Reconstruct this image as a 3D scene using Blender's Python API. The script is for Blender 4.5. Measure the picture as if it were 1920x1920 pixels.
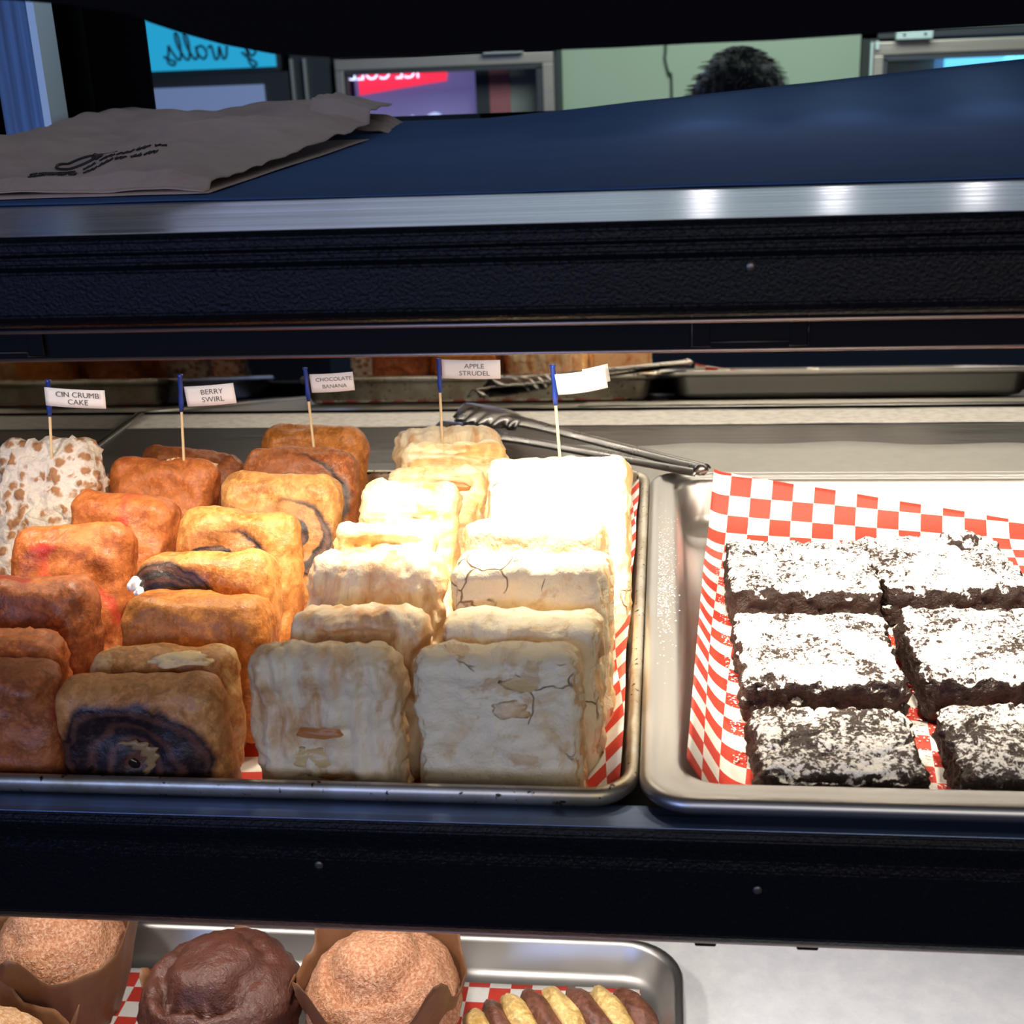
import bpy, bmesh, math, random
from math import sin, cos, pi, radians
from mathutils import Vector, Matrix, noise
for o in list(bpy.data.objects):
    bpy.data.objects.remove(o)
S = bpy.context.scene
COL = S.collection
rnd = random.Random(7)

# ------------------------------------------------------------ camera (origin = camera, floor at z = -1.62)
F = 2450.0
Yc = Vector((290, 900, F)).normalized()
Xc = Vector((F * F / 290, 0, -F)).normalized()
Zc = Vector((Yc.y * Xc.z - Yc.z * Xc.y, Yc.z * Xc.x - Yc.x * Xc.z, Yc.x * Xc.y - Yc.y * Xc.x))
if Zc.y < 0: Zc = -Zc
right = Vector((Xc.x, Yc.x, Zc.x)); up = Vector((Xc.y, Yc.y, Zc.y)); fwd = Vector((Xc.z, Yc.z, Zc.z))
cam = bpy.data.cameras.new('camera'); camo = bpy.data.objects.new('camera', cam); COL.objects.link(camo)
camo.matrix_world = Matrix(((right.x, up.x, -fwd.x, 0), (right.y, up.y, -fwd.y, 0), (right.z, up.z, -fwd.z, 0), (0, 0, 0, 1)))
cam.sensor_width = 36; cam.lens = 36 * F / 1920; cam.clip_start = .01; cam.clip_end = 50
cam.dof.use_dof = True; cam.dof.focus_distance = .80; cam.dof.aperture_fstop = 15
S.camera = camo
W = bpy.data.worlds.new('World'); S.world = W; W.use_nodes = True
W.node_tree.nodes['Background'].inputs[0].default_value = (.22, .33, .60, 1)
W.node_tree.nodes['Background'].inputs[1].default_value = .035
S.view_settings.view_transform = 'Standard'; S.view_settings.look = 'None'
S.view_settings.exposure = 0; S.view_settings.gamma = 1; S.view_settings.use_curve_mapping = False

def light(name, kind, loc, target, energy, col, size=.1, size_y=None, **kw):
    d = bpy.data.lights.new(name, kind); d.energy = energy; d.color = col
    if kind == 'AREA':
        d.size = size
        if size_y: d.shape = 'RECTANGLE'; d.size_y = size_y
    else: d.shadow_soft_size = size
    for k, v in kw.items(): setattr(d, k, v)
    o = bpy.data.objects.new(name, d); COL.objects.link(o); o.location = loc
    o.rotation_euler = (Vector(target) - Vector(loc)).to_track_quat('-Z', 'Y').to_euler()
    return o
# daylight from the shop window behind the photographer, blue, raised to serve as front fill; the kitchen's ceiling light behind the case
light('window_fill', 'AREA', (-.95, -1.5, .14), (-.2, .55, -.15), 14.0, (.34, .48, 1), .9, .45)
light('front_fill', 'AREA', (.4, -1.2, .30), (0, .7, -.4), 8.0, (1, .93, .86), 1.0, .6)  # unseen warm fill added in front to lift the front faces
light('back_room_light', 'AREA', (.3, 2.7, .75), (.3, 3.8, -.3), 25, (.80, .95, .82), 1.2, .6)
light('rear_blue_fill', 'AREA', (.0, 3.2, .30), (.2, .9, -.08), 3.2, (.46, .48, .85), 2.6, .45)  # unseen blue lamp added so its reflection falls on the top steel lip
light('canopy_fill', 'AREA', (-.1, .95, .345), (-.1, .9, -.1), .75, (.70, .78, 1), .9, .3)  # dim lamp added inside the canopy to brighten bag and liner

def at(px, py, x=None, y=None, z=None):
    d = right * (px - 960) + up * (960 - py) + fwd * F
    t = x / d.x if x is not None else (y / d.y if y is not None else z / d.z)
    return d * t

# ------------------------------------------------------------ materials
MATS = {}
class NT:
    def __init__(s, name):
        s.m = bpy.data.materials.new(name); s.m.use_nodes = True; s.t = s.m.node_tree
        s.b = s.t.nodes['Principled BSDF']; MATS[name] = s.m
    def n(s, typ, **kw):
        x = s.t.nodes.new(typ)
        for k, v in kw.items():
            if k in x.inputs: x.inputs[k].default_value = v
            else: setattr(x, k, v)
        return x
    def l(s, a, b): s.t.links.new(a, b)
    def obj(s, seeded=True):
        tc = s.n('ShaderNodeTexCoord'); o = tc.outputs['Object']
        if seeded:
            oi = s.n('ShaderNodeObjectInfo'); v = s.n('ShaderNodeVectorMath', operation='MULTIPLY_ADD')
            c = s.n('ShaderNodeCombineXYZ')
            for k in range(3): s.l(oi.outputs['Random'], c.inputs[k])
            s.l(c.outputs[0], v.inputs[0]); v.inputs[1].default_value = (3, 5, 7); s.l(o, v.inputs[2]); o = v.outputs[0]
        return o
    def noise(s, vec, scale, detail=4, rough=.6, dist=0):
        x = s.n('ShaderNodeTexNoise'); x.inputs['Scale'].default_value = scale; x.inputs['Detail'].default_value = detail
        x.inputs['Roughness'].default_value = rough; x.inputs['Distortion'].default_value = dist
        s.l(vec, x.inputs['Vector']); return x.outputs['Fac']
    def ramp(s, fac, stops):
        r = s.n('ShaderNodeValToRGB'); e = r.color_ramp.elements
        while len(e) < len(stops): e.new(.5)
        for i, (p, c) in enumerate(stops):
            e[i].position = p; e[i].color = (c if len(c) == 4 else (*c, 1)) if isinstance(c, tuple) else (c, c, c, 1)
        s.l(fac, r.inputs[0]); return r.outputs[0]
    def mix(s, fac, a, b, mode='MIX'):
        x = s.n('ShaderNodeMix', data_type='RGBA', blend_type=mode)
        for sock, v in ((x.inputs[0], fac), (x.inputs[6], a), (x.inputs[7], b)):
            if isinstance(v, (int, float)): sock.default_value = v
            elif isinstance(v, tuple): sock.default_value = (*v, 1)
            else: s.l(v, sock)
        return x.outputs[2]
    def math(s, op, a, b=0.0):
        x = s.n('ShaderNodeMath', operation=op)
        for k, v in enumerate((a, b)):
            if isinstance(v, (int, float)): x.inputs[k].default_value = v
            else: s.l(v, x.inputs[k])
        return x.outputs[0]
    def bump(s, h, strength=.5, dist=.001):
        b = s.n('ShaderNodeBump'); b.inputs['Strength'].default_value = strength; b.inputs['Distance'].default_value = dist
        s.l(h, b.inputs['Height']); s.l(b.outputs[0], s.b.inputs['Normal'])
    def color(s, c):
        if isinstance(c, tuple): s.b.inputs['Base Color'].default_value = (*c, 1)
        else: s.l(c, s.b.inputs['Base Color'])
    def set(s, **kw):
        for k, v in kw.items():
            k = {'rough': 'Roughness', 'metal': 'Metallic', 'spec': 'Specular IOR Level', 'trans': 'Transmission Weight',
                 'sub': 'Subsurface Weight', 'subscale': 'Subsurface Scale', 'ior': 'IOR', 'alpha': 'Alpha',
                 'emit': 'Emission Strength'}.get(k, k)
            if isinstance(v, (int, float)): s.b.inputs[k].default_value = v
            else: s.l(v, s.b.inputs[k])
        return s

def plain(name, col, rough=.5, metal=0, emit=None, estr=1, bump=None, **kw):
    t = NT(name); t.color(col); t.set(rough=rough, metal=metal, **kw)
    if emit: t.b.inputs['Emission Color'].default_value = (*emit, 1); t.set(emit=estr)
    if bump:
        v = t.obj(False); t.bump(t.noise(v, bump[0], 3), bump[1], bump[2])
    return t.m
plain('black_coat', (.003, .0035, .006),   .34, spec=.16, bump=(620, .5, .0012))
plain('black_smooth', (.004, .004, .006), .6, spec=.12)
plain('black_dull', (.003, .003, .004), .9, spec=.08)
brushed_later = 1
plain('edge_line', (.55, .42, .36), .35, .9)
def brushed(name, col, rough, stretch=(3, 260, 260), metal=1.0, var=.25):
    t = NT(name); o = t.obj(False); m = t.n('ShaderNodeMapping'); m.inputs['Scale'].default_value = stretch
    t.l(o, m.inputs[0]); f = t.noise(m.outputs[0], 1, 4, .6)
    g = t.noise(o, 9, 3)
    t.color(t.mix(t.math('MULTIPLY', g, var * 2), col, tuple(c * .72 for c in col)))
    t.l(t.ramp(f, [(.3, rough * .75), (.75, rough * 1.35)]), t.b.inputs['Roughness']); t.set(metal=metal)
    t.bump(f, .12, .0003); return t.m
brushed('shelf_steel', (.50, .49, .50), .30, var=.12)
plain('pan_steel', (.46, .45, .435), .40, 1)
brushed('lip_steel', (.20, .27, .42), .45)  # blue reflected from the surroundings is put into the steel colour
brushed('deck_steel', (.30, .30, .30), .42)
brushed('tong_steel', (.25, .24, .235), .30, (40, 40, 40))
brushed('post_steel', (.13, .20, .30), .5, (200, 200, 3))
brushed('cooler_steel', (.50, .44, .42), .45, (5, 200, 200), .6)
t = NT('sheet_pan'); o = t.obj(False); g = t.noise(o, 22, 5, .7); h = t.noise(o, 210, 2, .6)
c = t.mix(t.ramp(g, [(.4, 0.), (.65, 1.)]), (.62, .59, .53), (.40, .33, .22))
t.color(t.mix(t.ramp(h, [(.63, 0.), (.68, 1.)]), c, (.06, .045, .03))); t.set(rough=.42, metal=.9); t.bump(h, .2, .0004)
plain('mirror', (.62, .60, .56), .015, 1)
plain('side_mirror', (.20, .19, .18), .03, 1)
t = NT('glass'); t.color((.9, .95, 1)); t.set(rough=.02, trans=1., ior=1.45)
def checks(name):
    t = NT(name); uv = t.n('ShaderNodeTexCoord').outputs['UV']
    m = t.n('ShaderNodeMapping'); m.inputs['Location'].default_value = (.13, .21, .5); t.l(uv, m.inputs[0])
    ch = t.n('ShaderNodeTexChecker'); ch.inputs['Scale'].default_value = 1
    t.l(m.outputs[0], ch.inputs['Vector'])
    nz = t.noise(uv, 5, 4); red = t.mix(nz, (.58, .032, .018), (.70, .06, .035)); wh = t.mix(nz, (.80, .78, .74), (.90, .88, .85))
    t.color(t.mix(ch.outputs['Fac'], red, wh)); t.set(rough=.62); t.bump(t.noise(uv, 1.3, 3), .25, .002)
    return t.m
checks('check_paper')
t = NT('parchment'); o = t.obj(False); m = t.n('ShaderNodeMapping'); m.inputs['Scale'].default_value = (90, 260, 90); t.l(o, m.inputs[0])
f = t.noise(m.outputs[0], 1, 3, .7); t.color(t.mix(t.ramp(f, [(.45, 0.), (.62, 1.)]), (.66, .64, .60), (.50, .47, .43))); t.set(rough=.7); t.bump(f, .1, .0005)
t = NT('thin_liner'); o = t.obj(False); f = t.noise(o, 60, 4, .7); t.color(t.mix(f, (.30, .30, .28), (.42, .42, .39))); t.set(rough=.6)
t = NT('white_liner'); o = t.obj(False); f = t.noise(o, 45, 6, .75); t.color(t.mix(t.ramp(f, [(.35, 0.), (.7, 1.)]), (.72, .73, .76), (.86, .86, .87))); t.set(rough=.6); t.bump(f, .15, .001)
t = NT('navy_liner'); o = t.obj(False); f = t.noise(o, 14, 5, .6); t.color(t.mix(f, (.035, .075, .17), (.05, .105, .235))); t.set(rough=.9, spec=.08)
t = NT('kraft'); o = t.obj(False); f = t.noise(o, 25, 5, .6); t.color(t.mix(f, (.34, .24, .19), (.52, .40, .33))); t.set(rough=.75); t.bump(t.noise(o, 60, 4), .5, .003)
plain('ink', (.02, .014, .012), .7)
t = NT('muffin_paper'); o = t.obj(); f = t.noise(o, 60, 4); t.color(t.mix(f, (.13, .055, .022), (.22, .10, .045))); t.set(rough=.5); t.bump(t.noise(o, 45, 3), .5, .002)
t = NT('toothpick_wood'); t.color((.78, .60, .34)); t.set(rough=.6)
plain('blue_foil', (.02, .06, .38), .22, .3)
plain('card', (.86, .85, .84), .55)
plain('label_ink', (.12, .115, .12), .7)

def dough(name, a, b, blotch=None, swirl=None, pale=None, bs=.5):
    """baked dough: a, b = crust tones; swirl = (cx, cz, size, coverage); blotch = colour of a filling stain"""
    t = NT(name); raw = t.obj(False); o = t.obj()
    f = t.noise(o, 38, 5, .65); f2 = t.noise(o, 260, 3, .7)
    c = t.mix(t.ramp(f, [(.36, 0.), (.66, 1.)]), a, b)
    c = t.mix(t.ramp(f2, [(.46, 0.), (.62, .65)]), c, tuple(min(1, x * 1.30 + .01) for x in b)); c = t.mix(t.ramp(t.noise(o, 110, 4, .7, 1.), [(.50, 0.), (.66, .55)]), c, tuple(x * .55 for x in a))
    if pale:
        c = t.mix(t.ramp(t.noise(o, 24, 4, .7, .6), [(.55, 0.), (.62, .9)]), c, pale)
    if blotch:
        c = t.mix(t.ramp(t.noise(o, 30, 2, .5, .4), [(.62, 0.), (.70, .85)]), c, blotch)
    if swirl:
        cx, cz, size, cov = swirl
        mp = t.n('ShaderNodeMapping'); mp.inputs['Location'].default_value = (-cx / size, 0, -cz / size); mp.inputs['Scale'].default_value = (1 / size, .6 / size, 1.15 / size)
        t.l(raw, mp.inputs[0])
        nz = t.n('ShaderNodeTexNoise'); nz.inputs['Scale'].default_value = 42; nz.inputs['Detail'].default_value = 5; t.l(o, nz.inputs['Vector'])
        va = t.n('ShaderNodeVectorMath', operation='MULTIPLY_ADD'); t.l(nz.outputs['Color'], va.inputs[0]); va.inputs[1].default_value = (.5, .3, .5); t.l(mp.outputs[0], va.inputs[2])
        vs = t.n('ShaderNodeVectorMath', operation='SUBTRACT'); t.l(va.outputs[0], vs.inputs[0]); vs.inputs[1].default_value = (.25, .15, .25)
        sp = t.n('ShaderNodeSeparateXYZ'); t.l(vs.outputs[0], sp.inputs[0])
        ang = t.math('ARCTAN2', sp.outputs['Z'], sp.outputs['X'])
        r = t.math('SQRT', t.math('ADD', t.math('MULTIPLY', sp.outputs['X'], sp.outputs['X']), t.math('MULTIPLY', sp.outputs['Z'], sp.outputs['Z'])))
        sw = t.math('SINE', t.math('ADD', t.math('MULTIPLY', r, 8.5), t.math('MULTIPLY', ang, -1.0)))
        m1 = t.ramp(t.math('ADD', t.math('MULTIPLY', sw, .5), .5 + cov), [(.46, 0.), (.62, 1.)])
        m2 = t.ramp(r, [(.86, 1.), (.95, 0.)]); m3 = t.ramp(r, [(.90, 1.), (1.0, 0.)])
        m = t.math('MULTIPLY', m1, m2)
        dk = t.mix(t.ramp(t.math('ADD', t.math('MULTIPLY', t.math('SINE', t.math('MULTIPLY', r, 26)), .25), f), [(.42, 0.), (.85, 1.)]), (.016, .007, .009), (.13, .050, .032)); dk = t.mix(t.ramp(f2, [(.5, 0.), (.8, .5)]), dk, (.12, .06, .04))
        c = t.mix(t.math('MULTIPLY', m3, .35), c, (.22, .06, .025))
        c = t.mix(m, c, dk)
    t.color(c); t.set(rough=t.ramp(f, [(.35, .38), (.7, .62)]), sub=.05, subscale=.005)
    t.bump(t.math('ADD', f, t.math('MULTIPLY', f2, .6)), bs, .0022); return t.m
OR1, OR2 = (.42, .13, .022), (.60, .23, .045)
dough('berry_dough', (.40, .10, .025), (.56, .175, .045), blotch=(.62, .045, .03))
dough('berry_brown', (.22, .062, .022), (.42, .13, .04), blotch=(.28, .03, .02))
dough('choc_plain', OR1, OR2)
dough('choc_pale', (.38, .155, .045), (.55, .27, .09), pale=(.72, .50, .22))
dough('choc_big', (.46, .18, .05), (.62, .29, .095), swirl=(-.004, .040, .042, .9))
dough('choc_corner', OR1, (.62, .30, .08), swirl=(-.018, .072, .030, .6))
dough('choc_twin', OR1, (.60, .27, .075), swirl=(-.008, .064, .033, .12))
dough('choc_right', (.40, .15, .04), (.62, .32, .10), swirl=(.010, .056, .032, .25))
dough('choc_arc', (.26, .075, .022), (.44, .15, .045), swirl=(.0, .060, .044, .16))

def pastry_pale(name, crust, glaze, amount, streak=(1, 1, 1), cracks=False, bs=.6, edge=.75):
    t = NT(name); o = t.obj(); m = t.n('ShaderNodeMapping'); m.inputs['Scale'].default_value = streak; t.l(o, m.inputs[0])
    f = t.noise(m.outputs[0], 34, 6, .62, .7); f2 = t.noise(o, 300, 3, .7); f3 = t.noise(o, 70, 4, .6)
    cr = t.mix(t.ramp(f3, [(.38, 0.), (.62, 1.)]), crust, tuple(x * y for x, y in zip(crust, (.72, .55, .38))))
    c = t.mix(t.ramp(f, [(amount, 0.), (amount + .16, .9)]), glaze, cr)
    gx = t.n('ShaderNodeSeparateXYZ'); t.l(t.n('ShaderNodeTexCoord').outputs['Generated'], gx.inputs[0])
    ed = t.math('ADD', t.math('ABSOLUTE', t.math('SUBTRACT', gx.outputs['X'], .5)), t.math('MULTIPLY', t.math('SUBTRACT', f3, .5), .35))
    c = t.mix(t.ramp(ed, [(.40, 0.), (.50, edge)]), c, crust)
    hgt = t.math('ADD', t.math('MULTIPLY', f, -1.0), t.math('MULTIPLY', f3, .35))
    if cracks:
        v = t.n('ShaderNodeTexVoronoi', feature='DISTANCE_TO_EDGE'); v.inputs['Scale'].default_value = 36
        w = t.n('ShaderNodeVectorMath', operation='MULTIPLY_ADD'); nz = t.n('ShaderNodeTexNoise'); nz.inputs['Scale'].default_value = 60
        t.l(o, nz.inputs['Vector']); t.l(nz.outputs['Color'], w.inputs[0]); w.inputs[1].default_value = (.02, .02, .02); t.l(o, w.inputs[2]); t.l(w.outputs[0], v.inputs['Vector'])
        cm = t.math('MULTIPLY', t.ramp(v.outputs['Distance'], [(.0, 1.), (.022, 0.)]), t.ramp(t.noise(o, 22, 2), [(.57, 0.), (.62, 1.)]))
        c = t.mix(t.ramp(t.noise(o, 26, 5, .7, .4), [(.58, 0.), (.62, .7)]), c, (.62, .42, .22)); c = t.mix(cm, c, (.50, .28, .15)); hgt = t.math('SUBTRACT', hgt, t.math('MULTIPLY', cm, .6))
    t.color(c); t.set(rough=.5, sub=.12, subscale=.006)
    t.bump(t.math('ADD', hgt, t.math('MULTIPLY', f2, .22)), bs, .0035); return t.m
pastry_pale('strudel_crust', (.68, .42, .20), (.77, .65, .45), .47, (1.6, 1, .7))
pastry_pale('strudel_gold', (.74, .48, .17), (.86, .75, .50), .46, (.7, 1, 1.8))
pastry_pale('icing', (.78, .62, .34), (.82, .72, .51), .56, cracks=True, bs=.9, edge=.45)
pastry_pale('flaky_side', (.66, .37, .14), (.78, .60, .36), .46, (1, 4, 1), bs=.9)
plain('filling', (.42, .17, .05), .4)
plain('pad_glaze', (.62, .45, .20), .35, bump=(150, .6, .002))
plain('custard', (.30, .19, .085), .4, bump=(120, .6, .002))
plain('choc_gloss', (.018, .010, .010), .15)
t = NT('crumb_top'); o = t.obj()
nz = t.n('ShaderNodeTexNoise'); nz.inputs['Scale'].default_value = 120; nz.inputs['Detail'].default_value = 4; t.l(o, nz.inputs['Vector'])
w = t.n('ShaderNodeVectorMath', operation='MULTIPLY_ADD'); t.l(nz.outputs['Color'], w.inputs[0]); w.inputs[1].default_value = (.010, .010, .010); t.l(o, w.inputs[2])
v = t.n('ShaderNodeTexVoronoi'); v.inputs['Scale'].default_value = 105; t.l(w.outputs[0], v.inputs['Vector'])
m = t.ramp(v.outputs['Distance'], [(.33, 1.), (.50, 0.)]); sel = t.ramp(t.noise(o, 80, 3), [(.22, 0.), (.36, 1.)])
mm = t.math('MULTIPLY', m, sel)
t.color(t.mix(mm, t.mix(t.noise(o, 400, 2), (.66, .56, .47), (.86, .80, .74)), (.42, .20, .09))); t.set(rough=.85)
t.bump(t.math('SUBTRACT', 1, v.outputs['Distance']), .8, .004)
def sugared(name, thr, base=((.014, .006, .004), (.042, .018, .012))):
    t = NT(name); o = t.obj(); n1 = t.noise(o, 330, 3, .75); n2 = t.noise(o, 34, 4, .6)
    geo = t.n('ShaderNodeNewGeometry'); sp = t.n('ShaderNodeSeparateXYZ'); t.l(geo.outputs['Normal'], sp.inputs[0])
    upw = t.ramp(sp.outputs['Z'], [(.15, 0.), (.85, 1.)])
    tot = t.math('ADD', t.math('ADD', t.math('MULTIPLY', n1, .9), t.math('MULTIPLY', n2, .75)), t.math('MULTIPLY', upw, .42))
    m = t.ramp(t.math('MULTIPLY', tot, .5), [(thr / 2, 0.), (thr / 2 + .03, 1.)])
    t.color(t.mix(m, t.mix(n2, *base), (.88, .87, .86))); t.set(rough=t.ramp(m, [(0, .5), (1, .95)]))
    t.bump(t.math('ADD', n1, n2), .9, .003); return t.m
sugared('brownie_sugared', 1.15); sugared('brownie_light', 1.215); 
plain('sugar', (.9, .89, .88), .9)
t = NT('choc_muffin'); o = t.obj(); f = t.noise(o, 45, 6, .65); t.color(t.mix(f, (.045, .015, .010), (.14, .048, .030))); t.set(rough=.42); t.bump(t.math('ADD', f, t.math('MULTIPLY', t.noise(o, 160, 4, .7), .5)), .8, .004)
t = NT('cinnamon_muffin'); o = t.obj(); f = t.noise(o, 30, 5, .65); g = t.noise(o, 420, 3, .75)
t.color(t.mix(t.ramp(g, [(.40, 0.), (.75, 1.)]), t.mix(f, (.34, .11, .045), (.52, .21, .09)), (.80, .50, .32))); t.set(rough=.75); t.bump(t.math('ADD', f, g), .9, .003)
t = NT('crumb_muffin'); o = t.obj(); f = t.noise(o, 40, 5, .65); g = t.noise(o, 300, 3, .75)
t.color(t.mix(t.ramp(g, [(.4, 0.), (.65, 1.)]), t.mix(f, (.50, .21, .06), (.62, .30, .11)), (.80, .58, .38))); t.set(rough=.7); t.bump(t.math('ADD', f, g), .9, .003)
dough('twist_dough', (.62, .36, .10), (.80, .58, .24)); dough('twist_choc', (.10, .035, .02), (.20, .075, .045))
plain('clump', (.80, .62, .34), .8, bump=(300, .8, .002))
t = NT('wall_green'); o = t.obj(False); f = t.noise(o, 2, 5); t.color(t.mix(f, (.40, .50, .41), (.46, .56, .48))); t.set(rough=.8)
plain('floor_tile', (.10, .09, .08), .5); plain('ceiling_paint', (.35, .35, .33), .9); plain('counter', (.05, .05, .055), .5)
plain('cyan_sign', (.02, .2, .3), .4, emit=(.02, .40, .72), estr=.75)
plain('sign_ink', (.01, .03, .08), .6)
plain('lavender_lit', (.2, .2, .3), .6, emit=(.085, .13, .26), estr=1.0)
plain('cabinet_dark', (.03, .035, .05), .6)
plain('cooler_violet', (.15, .13, .25), .6, emit=(.10, .085, .24), estr=.85)  # faint glow stands for the lit cooler interior
plain('cooler_grey', (.25, .27, .28), .6)
plain('red_lit', (.5, .02, .05), .5, emit=(.95, .03, .08), estr=1.0)
plain('pink_strip', (.36, .12, .15), .6)
plain('neon_white', (.8, .8, 1), .5, emit=(.65, .72, 1), estr=2.2)
plain('neon_cyan', (.3, .8, 1), .5, emit=(.12, .55, .95), estr=1.3)
plain('neon_text', (.3, .9, 1), .5, emit=(.3, .95, 1), estr=1.4)
plain('cooler_blue', (.12, .2, .32), .5, emit=(.05, .12, .25), estr=.8)
plain('gasket', (.05, .055, .08), .7)
plain('hinge_plate', (.62, .62, .60), .4, .6)
plain('hinge_light', (.65, .8, .85), .4, .3)
plain('white_ball', (.5, .55, .8), .4, emit=(.35, .45, .8), estr=.9)
plain('lens', (1, 1, 1), .3, emit=(1, .86, .66), estr=30)
plain('cable', (.03, .05, .04), .6)
t = NT('hair'); o = t.obj(False); m = t.n('ShaderNodeMapping'); m.inputs['Scale'].default_value = (160, 30, 30); t.l(o, m.inputs[0]); f = t.noise(m.outputs[0], 1, 4, .7)
t.color(t.mix(t.ramp(f, [(.5, 0.), (.75, 1.)]), (.012, .013, .018), (.10, .11, .12))); t.set(rough=.45); t.bump(f, .8, .006)
plain('skin', (.35, .20, .15), .6); plain('shirt', (.03, .035, .05), .8); plain('trousers', (.02, .02, .025), .8); plain('shoe', (.01, .01, .01), .5)
plain('eye', (.02, .015, .01), .2)

# ------------------------------------------------------------ mesh helpers
def link(name, me, mat, parent=None, smooth=True):
    o = bpy.data.objects.new(name, me); COL.objects.link(o)
    for mm in (mat if isinstance(mat, (list, tuple)) else [mat]): me.materials.append(MATS[mm])
    if parent: o.parent = parent
    if smooth:
        for p in me.polygons: p.use_smooth = True
    return o
def from_bm(name, bm, mat, parent=None, smooth=False):
    me = bpy.data.meshes.new(name); bmesh.ops.recalc_face_normals(bm, faces=bm.faces[:]); bm.to_mesh(me); bm.free()
    return link(name, me, mat, parent, smooth)
def thing(name, label, cat, loc=(0, 0, 0), group=None, rot=(0, 0, 0)):
    o = bpy.data.objects.new(name, None); COL.objects.link(o); o.location = loc; o.rotation_euler = rot; o.empty_display_size = .02
    return tag(o, label, cat, group)
def tag(o, label, cat, group=None, kind=None):
    o['label'] = label; o['category'] = cat
    if group: o['group'] = group
    if kind: o['kind'] = kind
    return o
def struct(o, label=None):
    o['kind'] = 'structure'
    if label: o['label'] = label
    return o
def box(bm, x0, x1, y0, y1, z0, z1, bev=0, seg=2):
    r = bmesh.ops.create_cube(bm, size=1)
    for v in r['verts']:
        v.co = Vector(((x0 + x1) / 2 + v.co.x * (x1 - x0), (y0 + y1) / 2 + v.co.y * (y1 - y0), (z0 + z1) / 2 + v.co.z * (z1 - z0)))
    if bev:
        es = list({e for v in r['verts'] for e in v.link_edges})
        bmesh.ops.bevel(bm, geom=es, offset=bev, segments=seg, affect='EDGES', profile=.5)
def boxo(name, ext, mat, parent=None, bev=0, seg=2):
    bm = bmesh.new(); box(bm, *ext, bev=bev, seg=seg); return from_bm(name, bm, mat, parent, False)
def tube_bm(bm, pts, r, seg=8, closed=False):
    pts = [Vector(p) for p in pts]; rings = []
    for i, p in enumerate(pts):
        a = pts[max(i - 1, 0)]; b = pts[min(i + 1, len(pts) - 1)]; d = (b - a).normalized()
        u = d.cross(Vector((0, 0, 1)));
        if u.length < 1e-3: u = d.cross(Vector((1, 0, 0)))
        u.normalize(); w = d.cross(u); rr = r[i] if isinstance(r, (list, tuple)) else r
        rings.append([bm.verts.new(p + (u * cos(2 * pi * k / seg) + w * sin(2 * pi * k / seg)) * rr) for k in range(seg)])
    for i in range(len(rings) - 1):
        for k in range(seg): bm.faces.new((rings[i][k], rings[i][(k + 1) % seg], rings[i + 1][(k + 1) % seg], rings[i + 1][k]))
    bm.faces.new(rings[0][::-1]); bm.faces.new(rings[-1])
def tubeo(name, pts, r, mat, parent=None, seg=8):
    bm = bmesh.new(); tube_bm(bm, pts, r, seg); return from_bm(name, bm, mat, parent, True)
def catmull(pts, n=8):
    pts = [Vector(p) for p in pts]; out = []
    for i in range(len(pts) - 1):
        p0 = pts[max(i - 1, 0)]; p1 = pts[i]; p2 = pts[i + 1]; p3 = pts[min(i + 2, len(pts) - 1)]
        for k in range(n):
            s = k / n
            out.append(.5 * ((2 * p1) + (p2 - p0) * s + (2 * p0 - 5 * p1 + 4 * p2 - p3) * s * s + (3 * p1 - p0 - 3 * p2 + p3) * s ** 3))
    return out + [pts[-1]]
def rrect(x0, x1, y0, y1, r, n=6):
    r = max(r, .0005); out = []
    for cx, cy, a0 in ((x1 - r, y1 - r, 0), (x0 + r, y1 - r, 90), (x0 + r, y0 + r, 180), (x1 - r, y0 + r, 270)):
        for k in range(n + 1):
            a = radians(a0 + 90 * k / n); out.append((cx + r * cos(a), cy + r * sin(a)))
    return out
def pan(name, x0, x1, y0, y1, r, prof, mat, parent, rmul=1.0):
    """sweep profile [(inset, z)] round a rounded rectangle and close the floor: one sheet-metal pan with a rolled rim"""
    bm = bmesh.new(); rings = []
    for d, z in prof:
        rr = max(r - d * rmul, .004)
        rings.append([bm.verts.new((x, y, z)) for x, y in rrect(x0 + d, x1 - d, y0 + d, y1 - d, rr, 8)])
    n = len(rings[0])
    for a, b in zip(rings, rings[1:]):
        for k in range(n): bm.faces.new((a[k], a[(k + 1) % n], b[(k + 1) % n], b[k]))
    bm.faces.new(rings[-1])
    o = from_bm(name, bm, mat, parent, True)
    md = o.modifiers.new('thick', 'SOLIDIFY'); md.thickness = .0008; md.offset = 0
    return o
def fbm(p, f, seed, oct=4):
    return noise.fractal(Vector((p[0] * f + seed * 3.1, p[1] * f + seed * 1.7, p[2] * f + seed * 5.3)), 1.0, 2.0, oct)
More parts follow.
